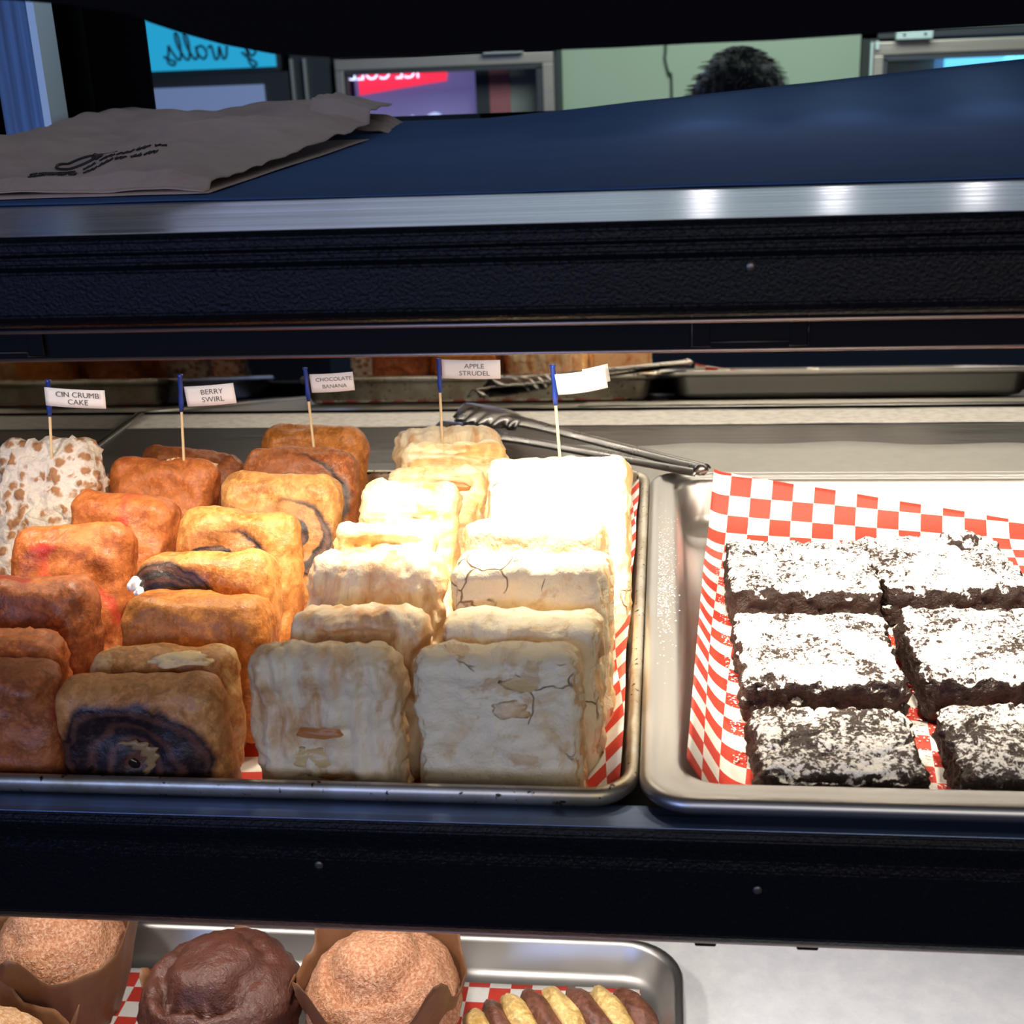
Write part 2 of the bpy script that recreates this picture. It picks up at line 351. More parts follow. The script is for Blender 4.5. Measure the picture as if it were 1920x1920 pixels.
def slab_mesh(name, w, h, t, seed, r=.012, amp=.0012, freq=45, N=26, fn=None, rough=0, NT_=None):
    """rounded block, x centred, y 0..t, z 0..h; fn(p, n) moves points further"""
    hx, hy, hz = w / 2, t / 2, h / 2; verts = {}; vl = []; faces = []
    ry = min(r, hy * .8); rx = min(r * 1.25, hx * .9)
    nn = [max(8, int(N * s / max(hx, hz))) for s in (hx, hy, hz)]
    def vid(i, j, k):
        key = (i, j, k)
        if key not in verts: verts[key] = len(vl); vl.append(key)
        return verts[key]
    nx, ny, nz = nn
    for (A, B, fixed) in ((0, 2, 1), (0, 1, 2), (1, 2, 0)):
        for side in (0, nn[fixed]):
            for a in range(nn[A]):
                for b in range(nn[B]):
                    q = []
                    for da, db in ((0, 0), (1, 0), (1, 1), (0, 1)):
                        c = [0, 0, 0]; c[A] = a + da; c[B] = b + db; c[fixed] = side; q.append(vid(*c))
                    faces.append(q)
    co = []
    for (i, j, k) in vl:
        p = Vector(((2 * i / nx - 1) * hx, (2 * j / ny - 1) * hy, (2 * k / nz - 1) * hz))
        inner = Vector((max(-hx + rx, min(hx - rx, p.x)), max(-hy + ry, min(hy - ry, p.y)), max(-hz + rx, min(hz - rx, p.z))))
        d = p - inner; e = Vector((d.x / rx, d.y / ry, d.z / rx))
        if e.length > 1e-6:
            m = max(abs(e.x), abs(e.y), abs(e.z)); e2 = e.normalized() * m
            n = Vector((e2.x / rx, e2.y / ry, e2.z / rx)).normalized(); p = inner + Vector((e2.x * rx, e2.y * ry, e2.z * rx))
        else: n = Vector((0, 0, 1))
        q = p + n * amp * fbm(p, freq, seed)
        if rough: q += n * rough * fbm(p, 190, seed + 9, 3)
        q += Vector((fbm(p, 14, seed + 3, 2) * .0016, 0, fbm(p, 14, seed + 5, 2) * .0016))
        q.y += hy; q.z += hz
        if fn: q = fn(q, n)
        co.append(q)
    me = bpy.data.meshes.new(name); me.from_pydata(co, [], faces)
    bm = bmesh.new(); bm.from_mesh(me); bmesh.ops.recalc_face_normals(bm, faces=bm.faces[:]); bm.to_mesh(me); bm.free()
    return me
def blob(name, center, rad, seed, mat, parent=None, amp=.3, sub=2):
    bm = bmesh.new(); bmesh.ops.create_icosphere(bm, subdivisions=sub, radius=1)
    for v in bm.verts:
        n = v.co.copy(); k = 1 + amp * noise.noise(n * 1.7 + Vector((seed, 0, 0)))
        v.co = Vector((n.x * rad[0] * k + center[0], n.y * rad[1] * k + center[1], n.z * rad[2] * k + center[2]))
    return from_bm(name, bm, mat, parent, True)
def grid_mesh(name, nu, nv, fn, mat, parent=None, uv=None, thick=0, smooth=True):
    vs = []; uvs = []
    for j in range(nv + 1):
        for i in range(nu + 1):
            vs.append(fn(i / nu, j / nv)); uvs.append(uv(i / nu, j / nv) if uv else (i / nu, j / nv))
    fs = [(j * (nu + 1) + i, j * (nu + 1) + i + 1, (j + 1) * (nu + 1) + i + 1, (j + 1) * (nu + 1) + i) for j in range(nv) for i in range(nu)]
    me = bpy.data.meshes.new(name); me.from_pydata(vs, [], fs); l = me.uv_layers.new()
    for p in me.polygons:
        for li in p.loop_indices: l.data[li].uv = uvs[me.loops[li].vertex_index]
    o = link(name, me, mat, parent, smooth)
    if thick:
        md = o.modifiers.new('thick', 'SOLIDIFY'); md.thickness = thick; md.offset = 0
    return o
def text_mesh(name, body, size, mat, parent, loc, rot, ls=1.0, mirror=False, sx=1.0, ext=.00005, align='CENTER'):
    cu = bpy.data.curves.new('tmp', 'FONT'); cu.body = body; cu.size = size; cu.align_x = align; cu.align_y = 'CENTER'; cu.extrude = ext; cu.space_line = ls; cu.resolution_u = 4
    ob = bpy.data.objects.new('tmp', cu); COL.objects.link(ob); bpy.context.view_layer.update()
    me = bpy.data.meshes.new_from_object(ob.evaluated_get(bpy.context.evaluated_depsgraph_get()))
    bpy.data.objects.remove(ob)
    o = bpy.data.objects.new(name, me); COL.objects.link(o); me.materials.clear(); me.materials.append(MATS[mat]); o.parent = parent
    for v in me.vertices: v.co.x *= (-sx if mirror else sx)
    o.location = loc; o.rotation_euler = rot; return o

# ------------------------------------------------------------ the room behind the case
ZF = -1.62
struct(boxo('floor', (-3, 3, -3, 4.3, ZF - .1, ZF), 'floor_tile'))
struct(boxo('wall_back', (-3, 3, 4.2, 4.3, ZF, 1.2), 'wall_green'))
struct(boxo('ceiling', (-3, 3, -3, 4.3, 1.2, 1.3), 'ceiling_paint'))
struct(boxo('wall_left', (-3.1, -3, -3, 4.3, ZF, 1.2), 'cabinet_dark'))
struct(boxo('wall_right', (3, 3.1, -3, 4.3, ZF, 1.2), 'wall_green'))

# lit cyan sign over a pale merchandiser
w = thing('lightbox_sign', 'glowing cyan sign with mirrored dark script, seen through the case at upper left', 'sign', (-1.3, 4.05, -.05))
def loc(o, root):  # keep world coordinates when parenting to an Empty that has a location
    o.matrix_parent_inverse = root.matrix_basis.inverted(); return o
loc(boxo('panel', (-1.62, -1.163, 4.03, 4.07, -.05, .14), 'cyan_sign', w), w)
loc(boxo('frame', (-1.64, -1.15, 4.04, 4.10, -.062, .16), 'cabinet_dark', w), w)
L = {'w': [(0, 1), (.1, .15), (.3, 0), (.45, .9), (.55, .1), (.75, 0), (.9, .95), (1.1, .8)],
     'a': [(1.75, .85), (1.45, 1), (1.2, .5), (1.4, 0), (1.7, .4), (1.78, 1), (1.76, .15), (1.95, 0)],
     'l': [(1.95, 0), (2.3, 1), (2.42, 1.9), (2.28, 2.0), (2.16, 1), (2.25, .05), (2.45, .05)],
     'k': [(2.45, .05), (2.8, 1), (2.92, 1.9), (2.78, 2.0), (2.66, 1), (2.75, .05), (2.95, .1)],
     's': [(2.95, .1), (3.25, .8), (3.35, 1.1), (3.4, .5), (3.5, -.1), (3.2, -.4), (3.05, -.15), (3.3, 0), (3.7, .3)],
     'g': [(-1.2, .9), (-1.5, 1), (-1.6, .4), (-1.3, .1), (-1.1, .9), (-1.15, -.2), (-1.35, -.7), (-1.6, -.5), (-1.1, 0), (-.8, .4)]}
bm = bmesh.new()
for k, pts in L.items():
    if k == 'g':
        tubeo_g = pts; continue
    tube_bm(bm, catmull([(-1.305 - p[0] * .054, 4.027, -.020 + p[1] * .037) for p in pts], 6), .0035, 6)
loc(from_bm('script_lettering', bm, 'sign_ink', w, True), w)
loc(tubeo('script_letter', catmull([(-1.305 - p[0] * .054, 4.027, -.020 + p[1] * .037) for p in tubeo_g], 6), .0035, 'sign_ink', w, 6), w)
m = thing('merchandiser', 'pale lavender glass-fronted cabinet under the cyan sign', 'cabinet', (-1.36, 4.0, ZF))
loc(boxo('body', (-1.66, -1.12, 4.0, 4.18, ZF, -.065), 'cabinet_dark', m), m)
loc(boxo('glass_door', (-1.58, -1.195, 3.985, 4.0, -1.4, -.098), 'lavender_lit', m), m)
for x in (-1.44, -1.28): loc(blob('bulb', (x, 3.98, -.19), (.006, .005, .006), x, 'neon_text', m, .1, 1), m)
d = thing('door_frame', 'dark framed doorway with two bright thin edges left of the red-lit cooler', 'door', (-1.08, 4.0, ZF))
loc(boxo('panel', (-1.115, -.995, 4.02, 4.19, ZF, .3), 'cabinet_dark', d), d)
for x in (-1.112, -1.072): loc(boxo('edge_strip', (x, x + .006, 4.005, 4.02, ZF, -.03), 'hinge_plate', d), d)

def cooler(name, label, x0, x1, y, ztop, sty):
    c = thing(name, label, 'cooler', ((x0 + x1) / 2, y, ZF))
    P = lambda o: loc(o, c)
    bm = bmesh.new()
    for ext in ((x0, x0 + .02, y + .03, y + .19), (x1 - .02, x1, y + .03, y + .19)): box(bm, ext[0], ext[1], ext[2], ext[3], ZF, ztop)
    box(bm, x0, x1, y + .17, y + .19, ZF, ztop); box(bm, x0, x1, y + .03, y + .19, ztop - .02, ztop); box(bm, x0, x1, y + .03, y + .19, ZF, ZF + .1)
    P(from_bm('body', bm, 'cabinet_dark', c))
    fr = 'cooler_steel'
    bm = bmesh.new(); a = x0 + .008; b = x1 - .012; zt = ztop - .028; fw = .032
    box(bm, a, b, y, y + .03, zt - fw, zt, .003); box(bm, a, a + fw * .8, y, y + .03, ZF + .1, zt - fw, .003); box(bm, b - fw, b, y, y + .03, ZF + .1, zt - fw, .003); box(bm, a, b, y, y + .03, ZF + .08, ZF + .14, .003)
    dr = P(from_bm('door', bm, fr, c))
    bm = bmesh.new(); ia = a + fw * .8; ib = b - fw; iz = zt - fw
    box(bm, ia, ib, y + .004, y + .03, iz - .014, iz); box(bm, ia, ia + .010, y + .004, y + .03, ZF + .14, iz - .01); box(bm, ib - .018, ib, y + .004, y + .03, ZF + .14, iz - .01)
    g = from_bm('gasket', bm, 'gasket', dr); g.matrix_parent_inverse = dr.matrix_basis.inverted() 
    return c, P, (ia, ib, iz)
c, P, (ia, ib, iz) = cooler('glass_door_cooler', 'brown framed glass-door cooler with red glowing sign inside, at upper centre', -.985, -.316, 4.0, -.010, 0)
P(boxo('interior', (ia, -.622 + .05, 4.14, 4.165, ZF + .1, iz), 'cooler_violet', c))
P(boxo('interior_post', (-.572, -.530, 4.10, 4.165, ZF + .1, iz), 'cabinet_dark', c))
P(boxo('side_strip', (-.530, -.468, 4.10, 4.165, ZF + .1, iz), 'pink_strip', c))
P(boxo('side_panel', (-.468, ib, 4.11, 4.165, ZF + .1, iz), 'cooler_grey', c))
bm = bmesh.new(); vs = [bm.verts.new(v) for v in ((-.935, 4.125, -.075), (-.66, 4.125, -.075), (-.665, 4.125, -.112), (-.80, 4.125, -.128), (-.935, 4.125, -.145))]
f = bm.faces.new(vs); ex = bmesh.ops.extrude_face_region(bm, geom=[f]); bmesh.ops.translate(bm, verts=[v for v in ex['geom'] if isinstance(v, bmesh.types.BMVert)], vec=(0, .012, 0))
sg = P(from_bm('lit_sign', bm, 'red_lit', c))
tx = text_mesh('lettering', 'ICE COLD', .052, 'neon_white', sg, (-.86, 4.118, -.084), (radians(90), 0, 0), mirror=True, ext=.001)
P(blob('round_lamp', (-.70, 4.09, -.222), (.030, .03, .022), 1, 'white_ball', c, .05)); P(blob('round_lamp', (-.768, 4.09, -.222), (.010, .01, .016), 2, 'white_ball', c, .05))
h = P(boxo('hinge', (-.528, -.412, 3.975, 4.0, -.040, -.018), 'hinge_plate', c, .002))
for x in (-.505, -.43): P(blob('screw', (x, 3.974, -.026), (.004, .003, .004), x, 'hinge_light', c, 0, 1))
P(boxo('corner_cap', (-.405, -.31, 3.985, 4.02, -.018, -.012), 'hinge_light', c))

c, P, (ia, ib, iz) = cooler('glass_door_cooler', 'grey-blue framed glass-door cooler glowing cyan inside, at the upper right edge', .515, 1.25, 3.6, -.018, 1)
P(boxo('interior_panel', (ia, .70, 3.74, 3.765, ZF + .1, iz), 'cooler_grey', c))
P(boxo('interior', (.70, ib, 3.74, 3.765, ZF + .1, iz), 'cooler_blue', c))
sg = P(boxo('lit_sign', (.72, ib, 3.70, 3.715, -.125, -.082), 'neon_cyan', c))
text_mesh('lettering', 'AKERY', .024, 'neon_text', sg, (.905, 3.697, -.096), (radians(90), 0, 0), ext=.001)
P(boxo('hinge', (.573, .662, 3.575, 3.60, -.042, -.020), 'hinge_light', c, .002))
for x in (.592, .643): P(blob('screw', (x, 3.574, -.030), (.004, .003, .004), x, 'gasket', c, 0, 1))
P(boxo('edge_strip', (.514, .519, 3.59, 3.60, -1.2, -.045), 'hinge_light', c)); P(boxo('edge_strip', (.526, .534, 3.59, 3.60, -.063, -.043), 'hinge_light', c))

tag(tubeo('wall_cable', catmull([(-.005, 4.19, .3), (-.003, 4.19, -.03), (-.006, 4.19, -.07), (.006, 4.19, -.12), (.015, 4.19, -.16), (.016, 4.19, -.6)], 6), .0035, 'cable'),
    'thin dark cable running down the green back wall', 'cable')

# person standing behind the case: skin-modifier body, only the crown shows
pe = thing('person', 'person behind the counter, only dark hair flecked with grey visible', 'person', (.112, 2.22, ZF))
def skin(name, verts, edges, radii, mat, root=0):
    me = bpy.data.meshes.new(name); me.from_pydata(verts, edges, []); o = link(name, me, mat, pe, False)
    o.modifiers.new('s', 'SKIN').use_smooth_shade = True; o.modifiers.new('d', 'SUBSURF').levels = 2; o.modifiers['d'].render_levels = 2
    for i, sv in enumerate(me.skin_vertices[0].data):
        rr = radii[i]; sv.radius = rr if isinstance(rr, tuple) else (rr, rr); sv.use_root = (i == root)
    return o
V = [(0, 0, .84), (0, .0, 1.0), (0, 0, 1.16), (0, 0, 1.28), (0, -.01, 1.345), (0, -.02, 1.40),
     (.17, 0, 1.27), (.23, -.02, 1.02), (.20, -.20, .90), (.17, -.27, .88), (-.17, 0, 1.27), (-.23, -.02, 1.02), (-.20, -.20, .90), (-.17, -.27, .88),
     (.09, 0, .80), (.10, -.01, .45), (.10, .02, .09), (.11, -.11, .04), (-.09, 0, .80), (-.10, -.01, .45), (-.10, .02, .09), (-.11, -.11, .04)]
Ed = [(0, 1), (1, 2), (2, 3), (3, 4), (4, 5), (3, 6), (6, 7), (7, 8), (8, 9), (3, 10), (10, 11), (11, 12), (12, 13), (0, 14), (14, 15), (15, 16), (16, 17), (0, 18), (18, 19), (19, 20), (20, 21)]
R = [(.15, .10), (.14, .09), (.16, .10), (.13, .08), .05, .048, .05, .04, .032, .026, .05, .04, .032, .026, .08, .055, .04, .035, .08, .055, .04, .035]
skin('body', V, Ed, R, 'shirt')
def head_mesh():
    bm = bmesh.new(); bmesh.ops.create_uvsphere(bm, u_segments=32, v_segments=24, radius=1)
    for v in bm.verts:
        x, y, z = v.co
        wdt = 1 if z > -.1 else 1 - .38 * min(1, (-z - .1) / .9)
        X = x * .074 * wdt; Y = y * .092 * (1 if z > 0 else 1 - .12 * -z); Zz = z * .112
        if y < -.5:
            nb = math.exp(-((x / .16) ** 2)); Y -= .020 * nb * math.exp(-(((z + .12) / .18) ** 2))          # nose
            Y += .010 * math.exp(-(((abs(x) - .36) / .15) ** 2)) * math.exp(-(((z - .05) / .12) ** 2))      # eye sockets
            Y -= .005 * nb * math.exp(-(((z + .48) / .09) ** 2))
        v.co = (X, Y, Zz)
    return bm
bm = head_mesh(); hd = from_bm('head', bm, 'skin', pe, True); hd.location = (0, -.03, 1.468); hd.rotation_euler = (radians(14), 0, 0)
for s in (-1, 1):
    blob('ear', (s * .076, .005, -.005), (.010, .018, .030), s, 'skin', hd, .1); blob('eye', (s * .028, -.079, .004), (.011, .008, .007), s, 'eye', hd, 0)
blob('mouth', (0, -.084, -.052), (.020, .006, .005), 3, 'pink_strip', hd, .05)
bm = bmesh.new(); bmesh.ops.create_icosphere(bm, subdivisions=5, radius=1)
for v in bm.verts:
    n = v.co.copy(); k = 1 + .05 * fbm((n.x * 3, n.y, n.z), 4, 3)
    if n.z < -.05 + (-n.y) * .55: k = .5
    v.co = Vector((n.x * .080 * k, n.y * .100 * k + .004, n.z * .116 * k + .008))
from_bm('hair', bm, 'hair', hd, True)
bm = bmesh.new()
for i in range(420):
    a = rnd.uniform(0, 2 * pi); e = rnd.uniform(.25, 1.5); n = Vector((cos(a) * cos(e), sin(a) * cos(e), sin(e)))
    if n.y < -.75: continue
    p = Vector((n.x * .080, n.y * .100 + .004, n.z * .118 + .008)); dr = Vector((rnd.uniform(-.5, .5) + n.x, -.8, .15)).normalized()
    tube_bm(bm, [p - dr * .016, p + n * .0015, p + dr * .016 + n * .001], [.0008, .0010, .0003], 4)
from_bm('hair_strands', bm, 'hair', hd, True)['kind'] = 'stuff'

# ------------------------------------------------------------ the display case
XL, XR, YB, YM, LEAN = -.564, .62, 1.165, 1.31, radians(-6.8)
case = thing('display_case', 'black framed three-level bakery display case with steel shelves', 'display case', (.05, .8, ZF))
CP = lambda o: loc(o, case)
CP(boxo('base_cabinet', (XL - .02, XR + .02, .40, YM + .03, ZF, -.70), 'counter', case, .004))
mb = boxo('mirror_back', (XL, XR, 0, .006, 0, .300), 'mirror'); mb.location = (0, YM, -.3665); mb.rotation_euler = (LEAN, 0, 0)
mb.parent = case; CP(mb)
CP(boxo('lower_back_panel', (XL, XR, YM + .004, YM + .010, -.70, -.372), 'side_mirror', case))
CP(boxo('left_side_panel', (XL - .012, XL, .50, YM + .036, -.70, -.085), 'side_mirror', case))
CP(boxo('right_side_panel', (XR, XR + .012, .50, YM, -.70, .36), 'black_dull', case))
CP(boxo('corner_trim', (XL, XL + .004, 1.340, 1.344, -.10, -.085), 'black_dull', case))
CP(tubeo('seam_trim', [(XL + .003, .56, -.3645), (XL + .003, YM - .003, -.3645)], .0022, 'pan_steel', case))
CP(boxo('mirror_channel', (XL, XR, YM - .003, YM, -.3660, -.3630), 'black_dull', case))
# upper left corner: frosted upright with bright edge, dark panel to its right
CP(boxo('upright_post', (-.525, -.488, 1.035, 1.06, -.085, .36), 'post_steel', case))
CP(boxo('post_edge', (-.4895, -.4835, 1.030, 1.062, -.085, .36), 'edge_light' if 'edge_light' in MATS else 'hinge_light', case))
CP(boxo('upper_left_panel', (-.70, -.535, 1.00, 1.03, -.085, .36), 'kraft', case))
bm = bmesh.new(); box(bm, -.70, -.505, YB - .02, YB + .02, -.085, .36, .002); box(bm, -.503, -.449, YB - .002, YB + .003, -.085, .36, .0005)
CP(from_bm('rear_door_frame', bm, 'black_dull', case))
# header whose lower edge sags
bm = bmesh.new(); top = []; bot = []
for px, py in ((-250, -20), (-60, -5), (120, 8), (240, 26), (283, 43), (340, 62), (420, 84), (510, 101), (640, 109), (780, 106), (930, 97), (1040, 94), (1150, 90), (1300, 82), (1450, 76), (1600, 66), (1750, 57), (1920, 47), (2150, 38), (3300, 0), (4150, -28)):
    p = at(px, py, y=.50); bot.append(bm.verts.new(p)); top.append(bm.verts.new((p.x, .50, .36)))
for i in range(len(bot) - 1): bm.faces.new((bot[i], bot[i + 1], top[i + 1], top[i]))
ex = bmesh.ops.extrude_face_region(bm, geom=bm.faces[:]); bmesh.ops.translate(bm, verts=[v for v in ex['geom'] if isinstance(v, bmesh.types.BMVert)], vec=(0, .02, 0))
CP(from_bm('header_panel', bm, 'black_dull', case))
CP(boxo('roof', (-.70, XR + .012, .30, YB + .02, .36, .38), 'black_dull', case))

def shelf(nm, z, y0, y1, th, mat):
    return CP(boxo(nm, (XL, XR, y0, y1, z - th, z), mat, case, .0004))
s1 = shelf('top_shelf', -.073, .5545, YM + .03, .006, 'shelf_steel')
s2 = shelf('middle_shelf', -.366, .529, YM, .006, 'deck_steel')
shelf('front_ledge', -.3395, .5118, .530, .004, 'lip_steel')
s3 = shelf('bottom_shelf', -.665, .42, YM - .003, .02, 'shelf_steel')
def beam(y, z1, z0, nm):
    """front beam: stepped top moulding, tall face, turned-under lip"""
    bm = bmesh.new()
    pr = [(y + .02, z1), (y + .004, z1), (y + .002, z1 - .003), (y + .002, z1 - .007), (y - .001, z1 - .009), (y - .001, z1 - .012), (y - .004, z1 - .015), (y - .004, z0 + .006), (y - .002, z0 + .002), (y, z0), (y + .02, z0)]
    a = [bm.verts.new((XL - .012, p, q)) for p, q in pr]; b = [bm.verts.new((XR + .012, p, q)) for p, q in pr]
    for i in range(len(pr)): j = (i + 1) % len(pr); bm.faces.new((a[i], a[j], b[j], b[i]))
    bm.faces.new(a[::-1]); bm.faces.new(b)
    bmesh.ops.bevel(bm, geom=[e for e in bm.edges if abs(e.verts[0].co.x - e.verts[1].co.x) > .5], offset=.0007, segments=2, affect='EDGES')
    return CP(from_bm(nm, bm, 'black_coat', case))
beam(.549, -.0733, -.113, 'upper_front_beam'); beam(.506, -.3398, -.3965, 'lower_front_beam')
CP(tubeo('edge_line', [(XL, .548, -.1145), (XR, .548, -.1145)], .0008, 'edge_line', case, 6))  # pale line stands in for the lit lower edge of the beam
CP(tubeo('edge_line', [(XL, .509, -.3985), (XR, .509, -.3985)], .0009, 'edge_line', case, 6))
def light_housing(y0, y1, z1, z0, nm, xs, power, tgt, lpz):
    h = CP(boxo(nm, (XL + .002, XR - .002, y0, y1, z0, z1), 'black_smooth', case, .001))
    return h
hh = light_housing(.572, .60, -.079, -.1325, 'glass_channel', 0, 0, 0, 0)
CP(tubeo('edge_line', [(XL, .5712, -.1325), (XR, .5712, -.1325)], .0009, 'edge_line', case, 6))
def clip(x0, x1, y, z1, z0, nm='glass_clip'):
    bm = bmesh.new(); t_ = .0009
    box(bm, x0, x1, y - .002, y, z0 + .002, z1, .0006); box(bm, x0, x0 + (x1 - x0) * .16, y - .0024, y - .0004, z0, z1 - .004, .0006); box(bm, x1 - (x1 - x0) * .16, x1, y - .0024, y - .0004, z0, z1 - .004, .0006)
    c_ = CP(from_bm(nm, bm, 'black_smooth', case))
    o = tubeo('edge', [(x0, y - .0028, z1 - .003), (x0, y - .0028, z0 + .0002), (x0 + (x1 - x0) * .16, y - .0028, z0), (x0 + (x1 - x0) * .16, y - .0028, z0 + .002), (x1 - (x1 - x0) * .16, y - .0028, z0 + .002), (x1 - (x1 - x0) * .16, y - .0028, z0), (x1, y - .0028, z0 + .0002), (x1, y - .0028, z1 - .003)], .00022, 'edge_dim', c_, 5)
    o.matrix_parent_inverse = c_.matrix_basis.inverted()
plain('edge_dim', (.16, .14, .13), .4, .8)
clip(.011, .061, .572, -.112, -.1305); clip(-.338, -.288, .572, -.112, -.1305)
for x in (.013, .060): CP(boxo('glass_clip', (x, x + .010, .512, .520, -.404, -.396), 'black_smooth', case, .0008))
for (px, py, yy) in ((1407, 500, .545), (1420, 1668, .502), (598, 1621, .502)):
    p = at(px, py, y=yy); CP(blob('screw', (p.x, yy - .0002, p.z), (.0022, .0008, .0022), px, 'edge_dim', case, .1, 2))
# LED row under the top shelf and under the middle shelf; each a small puck with its own lamp
def led(x, y, z, energy, tgt, col=(1, .86, .66), cone=125, soft=.010):
    h = CP(boxo('led_puck', (x - .014, x + .014, y - .010, y + .010, z, z + .006), 'hinge_plate', case, .001))
    bm = bmesh.new(); bmesh.ops.create_cone(bm, cap_ends=True, segments=20, radius1=.007, radius2=.007, depth=.001)
    for v in bm.verts: v.co += Vector((x, y, z - .0006))
    l_ = from_bm('lens', bm, 'lens', h); l_.matrix_parent_inverse = h.matrix_basis.inverted()
    li = light('led_lamp', 'SPOT', (x, y, z - .004), tgt, energy, col, soft, spot_size=radians(cone), spot_blend=.9)
    li.parent = l_; li.matrix_parent_inverse = l_.matrix_world.inverted() if False else h.matrix_basis.inverted()
    M_ = li.matrix_basis.copy(); return li
LZ = -.135; LY = .675
CP(boxo('led_bar', (-.40, XR - .01, LY - .012, LY + .012, LZ + .006, -.079), 'black_smooth', case, .001))
for x, e in ((-.42, .9), (-.30, 1.6), (-.185, 2.2), (-.078, 3.9), (.030, 2.5), (.135, 2.3), (.245, 2.3), (.350, 2.0)):
    led(x, LY, LZ, e, (x, LY + .07, -.36))
CP(boxo('led_bar', (-.02, XR - .01, .806, .826, LZ + .006, -.079), 'black_smooth', case, .001))
for x in (.034, .129, .243, .350): led(x, .816, LZ, 1.7, (x, 1.02, -.36))
for x, e in ((-.42, 1.3), (-.28, 1.3), (-.14, 1.3), (0, 1.1), (.14, 1.0), (.28, 1.0)):
    led(x, .68, -.40, e, (x, .74, -.65), (1, .93, .86), 150)
CP(boxo('rear_fill_tube', (-.50, XR - .02, 1.255, 1.275, -.100, -.080), 'hinge_light', case, .002))  # made-up tube housing the added rear lamp
rl = light('rear_fill_lamp', 'AREA', (.05, 1.262, -.103), (.05, 1.12, -.36), 1.5, (1, .90, .74), 1.0, .02)  # fill added for the pan backs that show in the mirror
CP(boxo('led_rail', (-.02, XR, 1.092, 1.108, .014, .022), 'black_smooth', case))
for x in (.030, .135, .245): led(x, 1.10, .008, .12, (x, 1.0, -.07), (.9, .9, 1), 90)

# liners lying on the shelves
def wavy(x0, x1, yf, yb, z, wf, seed, mat, name, lift=.0008):
    return grid_mesh(name, 90, 8, lambda u, v: (x0 + u * (x1 - x0), yf + wf * noise.noise(Vector((u * 7, seed, 0))) * (1 - v) + v * (yb - yf), z + lift + .0010 * abs(noise.noise(Vector((u * 9, v * 3, seed))))), mat, thick=.0004)
tag(wavy(XL + .004, XR - .002, 1.2535, 1.3065, -.366, .001, 1, 'parchment', 'parchment_strip'), 'speckled beige parchment strip along the mirror behind the pans', 'paper')
tag(wavy(-.10, XR - .002, 1.185, 1.02, -.366, .022, 9, 'thin_liner', 'liner_paper'), 'grey wavy-edged paper right behind the powdered brownie pan', 'paper')
tag(grid_mesh('white_liner', 30, 40, lambda u, v: (XL + .003 + u * (XR - XL - .006), .43 + v * .72, -.6640 + .0008 * abs(noise.noise(Vector((u * 6, v * 5, 2))))), 'white_liner', thick=.0004), 'white mottled paper lining the bottom shelf', 'paper')
def navy(u, v):
    x = -.48 + u * (XR + .47); y = .672 + v * .487 - .012 * u
    lift = max(0, (v - .72) / .28) ** 1.6 * (.009 + .031 * max(0, (x + .15) / .43))
    return (x, y, -.0722 + lift + .0006 * noise.noise(Vector((x * 20, y * 20, 0))))
tag(grid_mesh('navy_liner', 60, 50, navy, 'navy_liner', thick=.0006), 'dark blue liner sheet on the top shelf, its rear edge curling up', 'liner')

# brown paper bag lying flat on the top shelf, with printing
def bag_pt(u, v):
    x = -.497 + u * .252 + .012 * v * u; y = .690 + v * .46 + .02 * (1 - u) * (1 - v)
    e = min(1, 9 * min(u + .03, 1.0 - u + .01)); 
    z = .004 + .014 * e * (.6 + noise.noise(Vector((x * 15, y * 9, 3)))) + .0045 * abs(noise.noise(Vector((x * 34 + y * 22, y * 10, 8)))) + .016 * v * (1 - .5 * u)
    if v > .82 and u > .82: z += .010
    return Vector((x, y, -.0720 + max(.0015, z if v > .02 else z * .35)))
bag = thing('paper_bag', 'crumpled brown paper bag with dark printing on the top shelf', 'bag', (-.37, .92, -.072))
loc(grid_mesh('upper_sheet', 90, 110, bag_pt, 'kraft', bag, thick=.0006), bag)
loc(grid_mesh('lower_sheet', 20, 20, lambda u, v: (-.493 + u * .25 + .01 * u * v, .692 + v * .45, -.0708 + .0006 * noise.noise(Vector((u * 5, v * 5, 1)))), 'kraft', bag, thick=.0006), bag)
bm = bmesh.new()
def on_bag(u, v): p = bag_pt(u, v); return p + Vector((0, 0, .0010))
for (a, b, seed) in (((.54, .070), (.66, .065), 1), ((.67, .070), (.82, .165), 2), ((.56, .045), (.68, .045), 3), ((.69, .050), (.82, .125), 4)):
    pts = [(a[0] + (b[0] - a[0]) * k / 60, a[1] + (b[1] - a[1]) * k / 60 + .0045 * sin(k * 1.7 + seed) + .003 * sin(k * 3.1)) for k in range(61)]
    for s in range(0, 60, 12): tube_bm(bm, [on_bag(*q) for q in pts[s:s + 10]], .0005, 5)
tube_bm(bm, [on_bag(.62 + .075 * cos(k * .12) , .15 + .045 * sin(k * .12)) for k in range(8, 46)], .0008, 5)
tube_bm(bm, [on_bag(.63 + .005 * k + .008 * sin(k), .15 - .004 * k + .008 * cos(k * 1.3)) for k in range(12)], .0012, 5)
loc(from_bm('printing', bm, 'ink', bag, True), bag)
b2 = thing('paper_bag', 'small dark folded bag corner sticking up behind the crumpled brown bag', 'bag', (-.22, 1.10, -.072))
loc(grid_mesh('folded_flap', 30, 20, lambda u, v: (-.295 + u * .085 + .01 * v, 1.085 + v * .055 + .01 * u, -.0695 + .014 * sin(min(1, u * 1.3) * pi) ** .6 * (.4 + .6 * v) + .003 * noise.noise(Vector((u * 6, v * 5, 4)))), 'kraft', b2, thick=.001), b2)
loc(boxo('inner_fold', (-.29, -.215, 1.09, 1.135, -.0718, -.0690), 'kraft', b2), b2)

